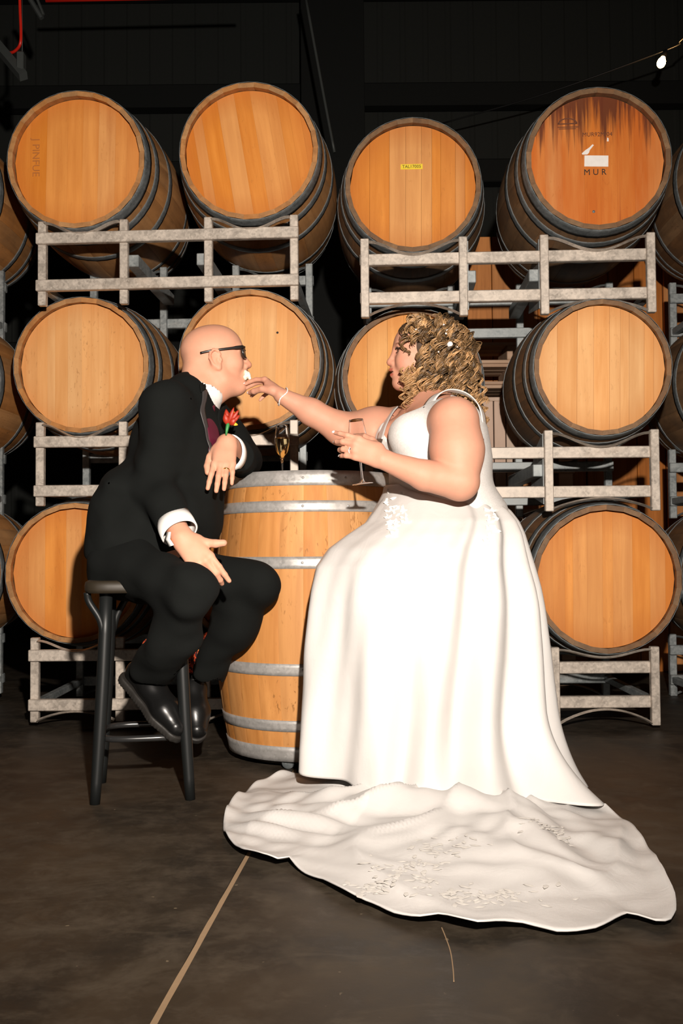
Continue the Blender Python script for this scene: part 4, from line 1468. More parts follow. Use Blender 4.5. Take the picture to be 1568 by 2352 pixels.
# ================================================================== the woman in the white gown
MAT['skin_w'] = skin_mat('skin_woman', (0.55, 0.275, 0.185))
def gown_mat(name, lace=False, sheer=False):
    k = NT(name)
    v = k.noise(k.coord(), 7, 4)
    c = k.mix(v, (0.565, 0.54, 0.52), (0.64, 0.62, 0.60))
    h = k.noise(k.coord(), 1400, 2)
    if lace:
        c = k.mix(v, (0.70, 0.67, 0.645), (0.76, 0.735, 0.71))
        n_ = k.noise(k.coord(), 85, 5, 0.65, 1.8)
        pat = k.ramp(n_, [(0.44, 0.0), (0.50, 1.0), (0.56, 0.0)])
        c = k.mix(k.math('MULTIPLY', pat, 0.3), c, (0.50, 0.455, 0.415))
        h = k.math('MULTIPLY_ADD', pat, 3.0, h)
    else:
        h2 = k.noise(k.coord((5, 5, 2)), 3.0, 4, 0.6, 0.8)
        h = k.math('MULTIPLY_ADD', h2, 5.0, h)
    k.p(Base_Color=c, Roughness=0.42 if not lace else 0.6, Specular_IOR_Level=0.45, Sheen_Weight=0.0)
    k.bump(h, 0.22 if not lace else 0.35, 0.003)
    return k.m
MAT['gown'] = gown_mat('ivory_satin')
MAT['lace'] = gown_mat('ivory_lace', lace=True)
MAT['motif'] = plain('ivory_thread', (0.61, 0.58, 0.54), 0.6)
MAT['pearl'] = plain('pearl', (0.80, 0.74, 0.70), 0.18)
MAT['nail'] = plain('white_nail_polish', (0.80, 0.76, 0.74), 0.2)

bri0 = Vector((0.40, 3.12, 0.0))
bride = empty('person', bri0)
tag(bride, 'woman with curly blonde hair in a white wedding gown holding a flute', 'person')
bri_inv = Matrix.Translation(-bri0)
def to_bride(o):
    o.parent = bride; o.matrix_parent_inverse = bri_inv
    return o

HB = Frame(P(967, 808, 3.22), (-0.985, -0.05, 0.05), (0.03, 0, 1), 0.97)
bsN, beN, bwN = P(1043, 968, 2.93), P(1056, 1106, 2.87), P(879, 1056, 2.815)
bsF, beF, bwF = P(932, 984, 3.37), P(784, 985, 3.20), P(646, 909, 3.18)
bneck = P(985, 935, 3.18)
bch, brib, bwai, bhip = P(1012, 1000, 3.16), P(1012, 1055, 3.16), P(1006, 1108, 3.15), P(1040, 1200, 3.15)
latB = nrm((A3(bsF) - A3(bsN)) * np.array((1, 1, 0)))
frontB = nrm((-latB[1], latB[0], 0)) if -latB[1] < 0 else nrm((latB[1], -latB[0], 0))
UB = np.array((0, 0, 1), np.float32)
# trunk used by both body and bodice
def trunk(f, off):
    f.chain([bhip, bwai, brib, bch], [0.165 + off, 0.132 + off, 0.138 + off, 0.128 + off], 0.05, (latB, 1.20))
    f.add(s_cap(bch, P(985, 955, 3.18), 0.112 + off, 0.062 + off, (latB, 1.3)), 0.05)
    c0 = A3(bch) + frontB * 0.112 - UB * 0.012
    for s_ in (-1, 1):
        f.add(s_ell(c0 + latB * (0.072 * s_), (0.076 + off, 0.080 + off, 0.074 + off)), 0.035)
    # shoulder caps
    f.add(s_cap(A3(bsN) + UB * 0.012 + latB * 0.05, A3(bsF) + UB * 0.012 - latB * 0.05, 0.056 + off, 0.056 + off), 0.05)

bb = Field()
head_field(bb, HB, True)
bb.add(s_ell(HB(0.030, 0, -0.088), (0.045, 0.05, 0.03), HB.M()), 0.03)        # soft jaw
bb.add(s_ell(HB(0.054, 0.040, -0.050), (0.026, 0.022, 0.024), HB.M()), 0.02)   # smiling cheek
bb.add(s_ell(HB(0.054, -0.040, -0.050), (0.026, 0.022, 0.024), HB.M()), 0.02)
bb.add(s_cap(HB(-0.028, 0, -0.070), bneck, 0.052, 0.062), 0.03)
trunk(bb, 0.0)
bb.chain([bsN, A3(bsN) * 0.5 + A3(beN) * 0.5 + np.array((0, 0, 0)), beN], [0.074, 0.073, 0.056], 0.035)
bb.chain([beN, A3(P(975, 1092, 2.85)), bwN], [0.055, 0.044, 0.027], 0.010)
bb.chain([bsF, A3(bsF) * 0.5 + A3(beF) * 0.5, beF], [0.076, 0.066, 0.052], 0.035)
bb.chain([beF, A3(P(714, 946, 3.19)), bwF], [0.051, 0.041, 0.025], 0.02)
# legs under the gown
kN, kF = P(838, 1322, 2.98), P(826, 1318, 3.08)
for kk, dy in ((kN, -0.07), (kF, 0.07)):
    hj = A3(bhip) + np.array((0, dy, -0.02), np.float32)
    fo_ = A3(kk) + np.array((0.13, 0.0, -0.47), np.float32); fo_[2] = 0.09
    bb.chain([hj, kk, fo_], [0.095, 0.065, 0.042], 0.04)
    bb.add(s_cap(fo_ + np.array((0.02, 0, -0.05), np.float32), fo_ + np.array((-0.12, 0, -0.06), np.float32), 0.032, 0.022), 0.03)
gl_d = nrm((-0.90, 0.08, 0.42))
jN = hand_field(bb, bwN, gl_d, (-0.22, -0.96, 0.16), False, 0.172,
    [(0.10, 0.32, 0.28), (0.30, 0.55, 0.45), (0.42, 0.70, 0.5), (0.32, 0.55, 0.35)],
    [-0.10, -0.18, -0.22, -0.20],
    [(0.12, 0.14, -0.05), (0.32, 0.25, -0.20), (0.48, 0.27, -0.30), (0.62, 0.22, -0.33)], 0.012)
jF = hand_field(bb, bwF, nrm(A3(P(612, 876, 3.235)) - A3(bwF)), (0.45, 0.15, 0.86), True, 0.160,
    [(0.62, 0.32, 0.20), (0.72, 0.30, 0.20), (0.95, 0.35, 0.2), (1.20, 0.25, 0.15)],
    [0.03, 0.0, -0.03, -0.06],
    [(0.12, 0.15, -0.06), (0.30, 0.22, -0.17), (0.46, 0.18, -0.32), (0.60, 0.10, -0.40)], 0.012)
bt = tintmap(None, [
    (blob(HB(0.099, 0, -0.067), (0.013, 0.026, 0.0060), 0.4), (0.80, 0.42, 0.42)),
    (blob(HB(0.095, 0, -0.083), (0.013, 0.024, 0.0075), 0.4), (0.80, 0.42, 0.42)),
    (blob(HB(0.080, 0.036, -0.004), (0.012, 0.016, 0.0060), 0.35), (0.10, 0.09, 0.09)),
    (blob(HB(0.081, -0.033, -0.007), (0.007, 0.013, 0.0055), 0.3), (0.10, 0.09, 0.09)),
    (blob(HB(0.080, 0.040, 0.0155), (0.016, 0.022, 0.0048), 0.5), (0.40, 0.33, 0.30)),
    (blob(HB(0.082, -0.040, 0.0145), (0.012, 0.017, 0.0045), 0.4), (0.42, 0.36, 0.33)),
    (blob(HB(0.060, 0.058, -0.048), (0.028, 0.022, 0.026), 0.9), (0.98, 0.78, 0.76)),
    (blob(HB(0.104, 0, -0.045), (0.014, 0.018, 0.014), 0.8), (0.98, 0.80, 0.78)),
])
body_w = to_bride(field_obj('body', bb, 0.0030, None, MAT['skin_w'], bt, 1))
te = Field(); te.add(s_ell(HB(0.0845, 0, -0.0752), (0.010, 0.017, 0.0048), HB.M()), 0.002)
o = field_obj('teeth', te, 0.0018, None, MAT['pearl'], None, 0); to_bride(o)
MAT['lash'] = plain('dark_lashes', (0.03, 0.018, 0.012), 0.6)
for q in (-1, 1):
    o = tube('eyelash', catmull([HB(0.088, q * 0.021, -0.001), HB(0.0885, q * 0.030, 0.0015), HB(0.085, q * 0.040, 0.001), HB(0.077, q * 0.049, -0.002)], 5), 0.0021, None, MAT['lash'], sides=6); to_bride(o)
    o = tube('eyelash', catmull([HB(0.0865, q * 0.024, -0.012), HB(0.086, q * 0.033, -0.0135), HB(0.080, q * 0.044, -0.011)], 5), 0.0011, None, MAT['lash'], sides=6); to_bride(o)
    o = tube('eyebrow', catmull([HB(0.0900, q * 0.014, 0.0145), HB(0.0880, q * 0.026, 0.0190), HB(0.0815, q * 0.040, 0.0205), HB(0.0725, q * 0.051, 0.0160)], 5), [0.0022] * 10 + [0.0016] * 6, None, plain('brown_brow', (0.16, 0.075, 0.03), 0.7), sides=6, flat=(1, 0.5)); to_bride(o)
# nails
def nail(pts, L, fn, outward, r=0.0048):
    a, b = A3(pts[-2]), A3(pts[-1]); ax = nrm(b - a)
    ow = np.asarray(outward, np.float32); ow = nrm(ow - ax * np.dot(ow, ax))
    sd = np.cross(ax, ow)
    V, Fc = lathe_arrays([(0.0001, 1.0), (0.6, 0.8), (0.95, 0.4), (1.0, 0.0)], 12)
    Vw = [b + ax * (0.004 + v[0] * r * 1.5) + sd * (v[1] * r * 0.85) + ow * (L - 0.0012 + v[2] * 0.0018) for v in V]
    o = link('nail', mesh('nail', Vw, Fc), None, MAT['nail']); fn(o)
nrmN = (-0.3, -0.9, 0.35)
for i, rr in ((0, 0.0060), (1, 0.0062), (2, 0.0058), (3, 0.0052)):
    nail(jN[i], rr, to_bride, nrmN)
nail(jF[0], 0.0060, to_bride, (0.1, -0.5, 0.85)); nail(jF[4], 0.0075, to_bride, (-0.1, -0.9, 0.1))

# --- bodice
bo = Field()
trunk(bo, 0.0065)
zV = float(P(876, 1016, 3.03).z)
mid = A3(bch)
def vneck(p):
    l = (p - mid) @ latB; fr = (p - mid) @ frontB
    up = p[:, 2] - zV
    m_ = 0.95
    wv = (up - m_ * np.abs(l + 0.004)) / math.sqrt(1 + m_ * m_)
    return -np.minimum(wv, fr - 0.00)
bo.cut(s_fn(vneck), 0.004)
def vback(p):
    l = (p - mid) @ latB; fr = (p - mid) @ frontB
    wv = (p[:, 2] - float(P(1100, 965, 3.1).z) - 0.9 * np.abs(l)) / 1.35
    return -np.minimum(wv, -fr)
bo.cut(s_fn(vback), 0.004)
bo.cut(s_cap(bneck, A3(bneck) + np.array((0, 0, 0.2), np.float32), 0.088, 0.10), 0.004)
for sj, ej, q in ((bsN, beN, -1), (bsF, beF, 1)):
    c0 = A3(sj) + latB * (0.012 * q)
    bo.cut(s_cap(c0 + np.array((0, 0, 0.06), np.float32), c0 + np.array((0, 0, -0.055), np.float32), 0.070, 0.066), 0.005)
bo.clip(s_fn(lambda p: float(P(1000, 1185, 3.1).z) - p[:, 2]), 0.004)
bod = to_bride(field_obj('bodice', bo, 0.0036, None, MAT['lace'], None, 1))
# shoulder strap arching over the near shoulder
sA = [P(994, 960, 2.985), P(997, 925, 3.00), P(1012, 903, 3.01), P(1036, 894, 3.02), P(1066, 900, 3.03), P(1090, 918, 3.04), P(1103, 944, 3.05), P(1110, 990, 3.05)]
sB = [P(950, 985, 3.00), P(968, 940, 3.03), P(992, 910, 3.05), P(1030, 900, 3.06), P(1068, 907, 3.07), P(1094, 925, 3.08), P(1112, 950, 3.09), P(1118, 990, 3.09)]
o = ribbon('strap', rows_between(sA, sB, 5, 6), None, MAT['gown'], 0.003); to_bride(o)
sA = [P(915, 932, 3.26), P(902, 948, 3.21), P(888, 975, 3.13), P(878, 1008, 3.07)]
sB = [P(902, 938, 3.30), P(888, 955, 3.27), P(872, 985, 3.20), P(866, 1008, 3.13)]
o = ribbon('strap', rows_between(sA, sB, 5, 6), None, MAT['gown'], 0.003); to_bride(o)

# --- skirt
ys_ = np.array([1112, 1130, 1150, 1175, 1200, 1230, 1260, 1300, 1350, 1400, 1500, 1600, 1700, 1760, 1850], float)
xl_ = np.array([886, 882, 872, 858, 842, 796, 757, 732, 724, 719, 713, 709, 705, 706, 712], float)
xr_ = np.array([1110, 1122, 1150, 1176, 1190, 1201, 1208, 1216, 1226, 1233, 1245, 1255, 1260, 1262, 1270], float)
yf_ = np.array([3.03, 3.01, 2.97, 2.93, 2.89, 2.86, 2.84, 2.82, 2.81, 2.80, 2.79, 2.79, 2.79, 2.79, 2.79], float)
yb_ = np.array([3.29, 3.31, 3.33, 3.36, 3.38, 3.40, 3.40, 3.40, 3.40, 3.40, 3.40, 3.40, 3.40, 3.40, 3.40], float)
YS = 3.04
zs_ = np.array([P(784, y, YS).z for y in ys_])
XL = np.array([P(x, y, YS).x for x, y in zip(xl_, ys_)]); XR = np.array([P(x, y, YS).x for x, y in zip(xr_, ys_)])
def prof(arr, z):
    return np.interp(-z, -zs_, arr)
NPH, NV = 300, 130
ph = np.linspace(0, 2 * np.pi, NPH, endpoint=False)
ztop = zs_[0]
def bell(a, w_):
    a = (a + np.pi) % (2 * np.pi) - np.pi
    return np.exp(-(a / w_) ** 2)
hem = 0.014 + 0.105 * bell(ph - 3.05, 0.62) + 0.022 * bell(ph - 2.25, 0.20) + 0.020 * bell(ph - 1.3, 0.8)
SK = np.zeros((NV, NPH, 3), np.float32)
rg = np.random.RandomState(4)
folds = [  # angle at top, angle at hem, width, depth at hem, start v
    (2.72, 2.55, 0.12, 0.040, 0.06), (2.40, 2.28, 0.15, -0.024, 0.25), (2.10, 1.98, 0.16, 0.020, 0.35), (1.72, 1.85, 0.12, -0.020, 0.3), (1.20, 1.68, 0.10, 0.030, 0.03), (1.05, 1.48, 0.12, -0.034, 0.03),
    (0.90, 1.28, 0.10, 0.034, 0.03), (0.72, 1.05, 0.12, -0.036, 0.03), (0.56, 0.84, 0.10, 0.036, 0.03), (0.38, 0.62, 0.11, -0.034, 0.03), (0.22, 0.40, 0.10, 0.030, 0.06), (0.02, 0.15, 0.12, -0.024, 0.1),
    (-0.25, -0.15, 0.14, 0.02, 0.1), (-0.7, -0.6, 0.14, -0.02, 0.1), (-1.2, -1.1, 0.15, 0.02, 0.1), (-1.8, -1.7, 0.15, -0.02, 0.1), (2.98, 2.86, 0.10, -0.026, 0.10), (3.28, 3.22, 0.12, 0.018, 0.2)]
for i in range(NV):
    v = (i / (NV - 1))
    z = ztop + (hem - ztop) * v
    xl, xr, yf, yb = prof(XL, z), prof(XR, z), prof(yf_, z), prof(yb_, z)
    ex = 2.0 + 1.1 * min(1, v * 2.5)
    ca, sa = np.cos(ph), np.sin(ph)
    r = 1.0 / (np.abs(ca) ** ex + np.abs(sa) ** ex) ** (1 / ex)
    dsp = np.zeros(NPH)
    for a0, a1, wd, dp, st in folds:
        g = 1.25 * max(0.0, (v - st) / (1 - st)) ** 0.55
        dsp += dp * g * bell(ph - (a0 + (a1 - a0) * v ** 0.8), wd * (0.75 + 0.5 * v))
    # creases running from lap to hem, and the small ripples of satin
    dsp += 0.0040 * np.sin(ph * 17 + 6 * v + 1.3) * v + 0.0022 * np.sin(ph * 31 - 9 * v) * min(1, v * 2)
    dsp += 0.006 * np.sin(v * 26 + ph * 2.0) * bell(ph - 2.95, 0.25) * min(1, max(0, v * 1.5 - 0.15))
    # diagonal drape across the lap
    dsp += 0.010 * np.sin((v * 16) - ph * 2.4 + 0.6) * math.exp(-((v - 0.16) / 0.12) ** 2) * bell(ph - 1.5, 1.2)
    fl_ = max(0.0, (v - 0.70) / 0.30) ** 2.4
    dsp += fl_ * (0.15 * bell(ph - 1.05, 0.62) + 0.05 * bell(ph - 0.2, 0.5)) * (1 + 0.30 * np.sin(ph * 9 + 1.0))
    sc_in = np.clip((sa * -1 + 1), 0, 1) * 0 + 1
    x = (xl + xr) / 2 + (xr - xl) / 2 * ca * r + ca * dsp * sc_in
    y = (yf + yb) / 2 - (yb - yf) / 2 * sa * r - sa * dsp
    dx, dy = x - TB[0], y - TB[1]
    rr = np.hypot(dx, dy); lim = 0.362
    kf = np.where((rr < lim) & (z < 1.0), lim / rr, 1.0)
    x, y = TB[0] + dx * kf, TB[1] + dy * kf
    SK[i, :, 0], SK[i, :, 1], SK[i, :, 2] = x, y, z
def grid_quads(nv, nu, closed=True):
    q = []
    for i in range(nv - 1):
        for j in range(nu if closed else nu - 1):
            j2 = (j + 1) % nu
            q.append((i * nu + j, (i + 1) * nu + j, (i + 1) * nu + j2, i * nu + j2))
    return q
sk = link('skirt', np_mesh('skirt', SK.reshape(-1, 3), grid_quads(NV, NPH)), None, MAT['gown'])
md = sk.modifiers.new('thickness', 'SOLIDIFY'); md.thickness = 0.0025; md.offset = 0
to_bride(sk)
# lace appliques spilling from bodice over the hips: small raised leaves
def applique(cx, cy, w_px, n_, seed):
    rgs = random.Random(seed)
    V = []; Q = []
    tree_pts = SK[:70, :, :].reshape(-1, 3)
    for _ in range(n_):
        px, py = cx + rgs.uniform(-1, 1) * w_px, cy + rgs.uniform(-1, 1) * w_px * 1.6
        r_ = np.array(ray(px, py)); r_ = r_ / np.linalg.norm(r_)
        rel = tree_pts - A3(CAM)
        t_ = rel @ r_
        dd = np.linalg.norm(rel - t_[:, None] * r_, axis=1)
        cand = np.nonzero(dd < 0.012)[0]
        if len(cand) == 0: continue
        p = tree_pts[cand[np.argmin(t_[cand])]]
        ang = rgs.uniform(0, 6.28); L = rgs.uniform(0.007, 0.014); W = L * 0.4
        ux = np.array((math.cos(ang), 0, math.sin(ang)), np.float32); uz = np.array((-math.sin(ang), 0, math.cos(ang)), np.float32)
        b0 = p + np.array((0, -0.0025, 0), np.float32)
        i0 = len(V)
        for (a, b) in ((-1, 0), (-0.4, -1), (0.4, -0.8), (1, 0), (0.4, 0.8), (-0.4, 1)):
            V.append(b0 + ux * (a * L) + uz * (b * W))
        V.append(b0 + np.array((0, -0.003, 0), np.float32))
        for k in range(6):
            Q.append((i0 + k, i0 + (k + 1) % 6, i0 + 6))
    return V, Q
VV, QQ = [], []
for (cx, cy, w_, n_, sd) in ((908, 1165, 26, 46, 1), (895, 1205, 14, 20, 2), (1130, 1190, 16, 26, 3), (1125, 1240, 12, 14, 4)):
    V, Q = applique(cx, cy, w_, n_, sd)
    QQ += [tuple(k + len(VV) for k in q) for q in Q]; VV += V
ap = link('lace_applique', mesh('lace_applique', VV, QQ), None, MAT['motif']); to_bride(ap); tag(ap, kind='stuff')

# --- train spread on the floor
out_px = [(735, 1772), (690, 1778), (640, 1789), (590, 1806), (548, 1836), (520, 1872), (513, 1900), (520, 1930), (556, 1968), (600, 1986), (640, 1993), (662, 1984), (700, 2010), (742, 2030), (800, 2066), (860, 2088), (900, 2108), (960, 2124), (1010, 2126), (1060, 2142),
          (1100, 2148), (1150, 2138), (1200, 2134), (1240, 2140), (1280, 2150), (1330, 2150), (1376, 2146), (1410, 2128), (1440, 2114), (1475, 2118), (1510, 2130), (1538, 2126), (1553, 2102), (1551, 2070), (1532, 2035), (1512, 2000), (1490, 1958), (1462, 1922), (1430, 1888), (1390, 1864), (1340, 1856), (1300, 1844), (1278, 1828)]
cen = np.array((0.27, 3.06))
ow = np.array([(q.x, q.y) for q in (FP(x, y, 0.006) for x, y in out_px)])
oa = np.unwrap(np.arctan2(ow[:, 1] - cen[1], ow[:, 0] - cen[0])); orr = np.hypot(ow[:, 0] - cen[0], ow[:, 1] - cen[1])
NT_, NR_ = 420, 70
ta = np.linspace(oa[0], oa[0] + 2 * np.pi, NT_, endpoint=False) if oa[-1] > oa[0] else np.linspace(oa[0], oa[0] - 2 * np.pi, NT_, endpoint=False)
sg = 1 if oa[-1] > oa[0] else -1
aa = np.concatenate([oa, [oa[-1] + sg * 0.25, oa[0] + sg * (2 * np.pi - 0.25), oa[0] + sg * 2 * np.pi]])
ra = np.concatenate([orr, [0.40, 0.40, orr[0]]])
ro = np.interp(sg * ta, sg * aa, ra)
TR = np.zeros((NR_, NT_, 3), np.float32)
rg2 = np.random.RandomState(12)
W_ = [(rg2.randint(5, 22), rg2.uniform(0, 6.28), rg2.uniform(1.5, 5.0)) for _ in range(10)]
rin = 0.15
for i in range(NR_):
    t = i / (NR_ - 1)
    r = rin + (ro - rin) * t
    x = cen[0] + r * np.cos(ta); y = cen[1] + r * np.sin(ta)
    span = np.clip((ro - 0.38) / 0.6, 0, 1)
    fall = math.exp(-(t / 0.42) ** 2)
    z = 0.008 + 0.045 * fall * (0.4 + 0.6 * span)
    wv = np.zeros(NT_)
    for m, phs, q in W_:
        wv += np.sin(m * ta + phs + q * t * 3) / len(W_) * 2.2
    ridge = np.abs(np.sin(ta * 6.5 + 2.2 * np.sin(t * 5 + ta) + 0.8)) ** 0.7
    dmp = 0.15 + 0.85 * math.sin(math.pi * min(1, 0.12 + t * 0.86)) 
    z = z + (0.017 * wv * wv ** 2 * 0 + 0.010 * (wv + 0.6) + 0.030 * (1 - ridge)) * dmp * (0.25 + 0.75 * span)
    # cross folds bunched in the middle right and gathered at the left
    z = z + 0.030 * np.exp(-((x - 0.45) / 0.22) ** 2 - ((y - 2.42) / 0.13) ** 2) * (0.6 + 0.4 * np.sin(x * 40 + y * 25))
    z = z + 0.040 * np.exp(-((x - 0.22 - (y - 2.62) * 0.4) / 0.30) ** 2 - ((y - 2.66 + 0.25 * (x - 0.2)) / 0.055) ** 2)
    z = z + 0.010 * np.sin((x * 0.55 + y) * 60) * np.exp(-((x + 0.13) / 0.16) ** 2 - ((y - 2.6) / 0.18) ** 2)
    z = z + 0.006 * np.sin(x * 31 + 3 * np.sin(y * 17)) * np.sin(y * 27 + 2 * np.sin(x * 13)) * dmp
    # rolled rim that lifts a little
    z = z + (t > 0.9) * ((t - 0.9) / 0.1) ** 2 * (0.010 + 0.012 * np.sin(ta * 19 + 1) * np.sin(ta * 7))
    z = np.maximum(z, 0.005)
    TR[i, :, 0], TR[i, :, 1], TR[i, :, 2] = x, y, z
tr_o = link('train', np_mesh('train', TR.reshape(-1, 3), grid_quads(NR_, NT_)), None, MAT['gown'])
md = tr_o.modifiers.new('thickness', 'SOLIDIFY'); md.thickness = 0.003; md.offset = 0
to_bride(tr_o)
# lace flowers scattered on the train
VV, QQ = [], []
rgs = random.Random(8)
flat_t = TR.reshape(-1, 3)
for (cx, cy, wx, wy, n_) in ((930, 2010, 90, 40, 70), (1130, 2055, 140, 22, 80), (860, 2040, 60, 20, 40), (1260, 1930, 60, 25, 60), (1020, 1960, 90, 30, 40)):
    for _ in range(n_):
        q = FP(cx + rgs.gauss(0, 0.5) * wx, cy + rgs.gauss(0, 0.5) * wy, 0.02)
        k_ = int(np.argmin((flat_t[:, 0] - q.x) ** 2 + (flat_t[:, 1] - q.y) ** 2)); p = flat_t[k_]
        ang = rgs.uniform(0, 6.28); L = rgs.uniform(0.008, 0.017); W = L * 0.38
        i0 = len(VV)
        for (a, b) in ((-1, 0), (-0.4, -1), (0.4, -0.8), (1, 0), (0.4, 0.8), (-0.4, 1)):
            VV.append((p[0] + (a * math.cos(ang) * L - b * math.sin(ang) * W), p[1] + (a * math.sin(ang) * L + b * math.cos(ang) * W), p[2] + 0.0022 + 0.0004 * a))
        VV.append((p[0], p[1], p[2] + 0.0042))
        for k in range(6):
            QQ.append((i0 + k, i0 + (k + 1) % 6, i0 + 6))
ap = link('train_lace', mesh('train_lace', VV, QQ), tr_o, MAT['motif']); tag(ap, kind='stuff')
ap.matrix_parent_inverse = Matrix.Identity(4)

# --- hair
def hair_mat():
    k = NT('curly_blonde_hair')
    at = k.n('Attribute', attribute_name='tint')
    n_ = k.noise(k.coord(), 420, 3, 0.6)
    c = k.mix(n_, (0.10, 0.045, 0.016), (0.62, 0.37, 0.17))
    c = k.mix(1.0, c, at.outputs['Color'], 'MULTIPLY')
    k.p(Base_Color=c, Roughness=0.38, Specular_IOR_Level=0.5)
    k.bump(k.noise(k.coord(), 700, 2), 0.4, 0.001)
    return k.m
MAT['hair'] = hair_mat()
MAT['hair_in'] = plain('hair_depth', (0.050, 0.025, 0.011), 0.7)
hm = Field()
for c, r in (((-0.030, 0, 0.020), (0.112, 0.088, 0.090)), ((-0.075, 0.0, -0.050), (0.090, 0.092, 0.100)), ((-0.030, 0.072, -0.075), (0.050, 0.026, 0.075)), ((-0.030, -0.072, -0.075), (0.050, 0.026, 0.075)), ((-0.125, 0.01, -0.125), (0.050, 0.060, 0.055)), ((0.020, 0, 0.062), (0.060, 0.062, 0.036))):
    hm.add(s_ell(HB(*c), np.array(r) * HB.s, HB.M()), 0.02)
# keep the face free
hm.cut(s_ell(HB(0.095, 0, -0.050), (0.072, 0.120, 0.090), HB.M()), 0.008)
hm.cut(s_cap(HB(0.06, 0, -0.10), bneck, 0.05, 0.05), 0.01)
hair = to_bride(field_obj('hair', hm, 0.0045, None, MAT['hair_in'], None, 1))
hair['label'] = 'shoulder length blonde curls'
rg = np.random.RandomState(21)
HVv, HQq, HCc = [], [], []
hv_n = 0
def curl(root, dirs, L, hr, turns, tr_, tint, ph0, strands=6):
    """one lock: a few thin strands coiling together along a bending path"""
    global hv_n
    n = int(9 * turns) + 9
    t = np.linspace(0, 1, n)
    d0, d1 = nrm(dirs[0]), nrm(dirs[1])
    wt = ((1 - t) ** 1.5)[:, None]
    d = d0 * wt + d1 * (1 - wt); d /= np.linalg.norm(d, axis=1, keepdims=True)
    c = np.asarray(root, np.float64) + np.vstack([np.zeros(3), np.cumsum(d[:-1], 0)]) * (L / n)
    a = np.cross(d, (0.31, 0.83, 0.46)); a /= np.linalg.norm(a, axis=1, keepdims=True); b = np.cross(d, a)
    env = 0.35 + 0.65 * np.sin(np.pi * (0.15 + 0.75 * t))
    for s_ in range(strands):
        an = ph0 + turns * 6.283 * t + rg.normal() * 0.30
        q = hr * env * (1 + rg.normal() * 0.13)
        sh_ = rg.normal(size=3) * tr_ * 0.55
        p = c + a * (q * np.cos(an))[:, None] + b * (q * np.sin(an))[:, None] + sh_ * (0.4 + t)[:, None]
        tg = np.gradient(p, axis=0); tg /= np.linalg.norm(tg, axis=1, keepdims=True) + 1e-9
        u = np.cross(tg, d); u /= np.linalg.norm(u, axis=1, keepdims=True) + 1e-9
        v = np.cross(tg, u)
        r = tr_ * 0.42 * (0.45 + 0.65 * np.sin(np.pi * (0.10 + 0.88 * t)))
        ring = np.stack([p + (u * math.cos(x) * 1.0 + v * math.sin(x) * 0.8) * r[:, None] for x in (0, 1.5708, 3.1416, 4.7124)], 1)
        HVv.append(ring.reshape(-1, 3))
        ii = np.arange(n - 1)[:, None] * 4 + np.arange(4)[None]; jj = np.arange(n - 1)[:, None] * 4 + (np.arange(4)[None] + 1) % 4
        HQq.append((np.stack([ii, jj, jj + 4, ii + 4], -1) + hv_n).reshape(-1, 4))
        k_ = tint[0] * (1 + rg.normal() * 0.22)
        HCc.append(np.tile(np.array((k_, k_, k_, 1.0)), (n * 4, 1)))
        hv_n += n * 4
cnt = 0
tries = 0
while cnt < 520 and tries < 9000:
    tries += 1
    u = rg.normal(size=3); u /= np.linalg.norm(u)
    lx, ly, lz = -0.040 + 0.125 * u[0], 0.100 * u[1], -0.025 + 0.130 * u[2]
    if ly < -0.03 and rg.rand() < 0.7: continue
    if lx > 0.075 or (lx > 0.012 - 0.10 * max(0, -lz - 0.07) * 3 and lz < 0.040): 
        if not (lz < -0.085 and lx < 0.05): continue
    if lz < -0.10 and lx > 0.052: continue
    root = hm.project(HB(lx, ly, lz)[None].astype(np.float32), rg.uniform(-0.004, 0.010), 3)[0]
    l = HB.loc(root)
    if l[0] > 0.068 or (l[0] > 0.030 and l[2] < 0.040 and l[2] > -0.09): continue
    outw = nrm((root - HB(-0.04, 0, -0.02)))
    side = HB.y * (1 if l[1] > 0 else -1)
    tang = -HB.z * 0.9 + HB.x * rg.uniform(-0.5, 0.35) + outw * rg.uniform(-0.05, 0.35) + side * 0.15
    if l[2] > 0.05:
        tang = tang * 0.5 - HB.x * rg.uniform(-0.3, 0.9) + outw * 0.35 + side * rg.uniform(0, 0.8)
    L = rg.uniform(0.045, 0.085)
    bright = rg.choice([0.22, 0.5, 0.85, 1.25], p=[0.25, 0.3, 0.3, 0.15])
    curl(root, (tang + outw * 0.2, -HB.z + outw * 0.1 - HB.x * 0.1), L, rg.uniform(0.009, 0.018), rg.uniform(0.8, 1.9), rg.uniform(0.0034, 0.0062), (bright, bright, bright, 1), rg.uniform(0, 6.28))
    cnt += 1
# loose tails behind the near shoulder and in front of the ear
for k in range(26):
    px, py = 1085 + rg.normal() * 14, 900 + rg.normal() * 14
    curl(A3(P(px, py, 3.13 + rg.uniform(-0.03, 0.05))), ((0.25, 0, -1), (0.25, 0, -1)), rg.uniform(0.05, 0.10), 0.010, 2.4, 0.0042, (1.0, 1.0, 1.0, 1), rg.uniform(0, 6))
for k in range(34):
    px, py = 940 + rg.normal() * 9, 868 + rg.normal() * 20
    curl(A3(P(px, py, 3.125 + rg.uniform(-0.01, 0.03))), ((0.1, 0, -1), (0.05, 0, -1)), rg.uniform(0.035, 0.07), 0.010, 1.8, 0.0040, (1.1, 1.1, 1.1, 1), rg.uniform(0, 6))
me = np_mesh('curls', np.concatenate(HVv), np.concatenate(HQq))
at = me.color_attributes.new('tint', 'FLOAT_COLOR', 'POINT')
at.data.foreach_set('color', np.concatenate(HCc).astype(np.float32).ravel())
cu = link('curls', me, hair, MAT['hair']); tag(cu, kind='stuff')
def sphere(name, c, r, parent, mat):
    bm = bmesh.new(); bmesh.ops.create_uvsphere(bm, u_segments=12, v_segments=8, radius=r)
    o = link(name, bm_mesh(name, bm, True), parent, mat); o.location = c
    return o
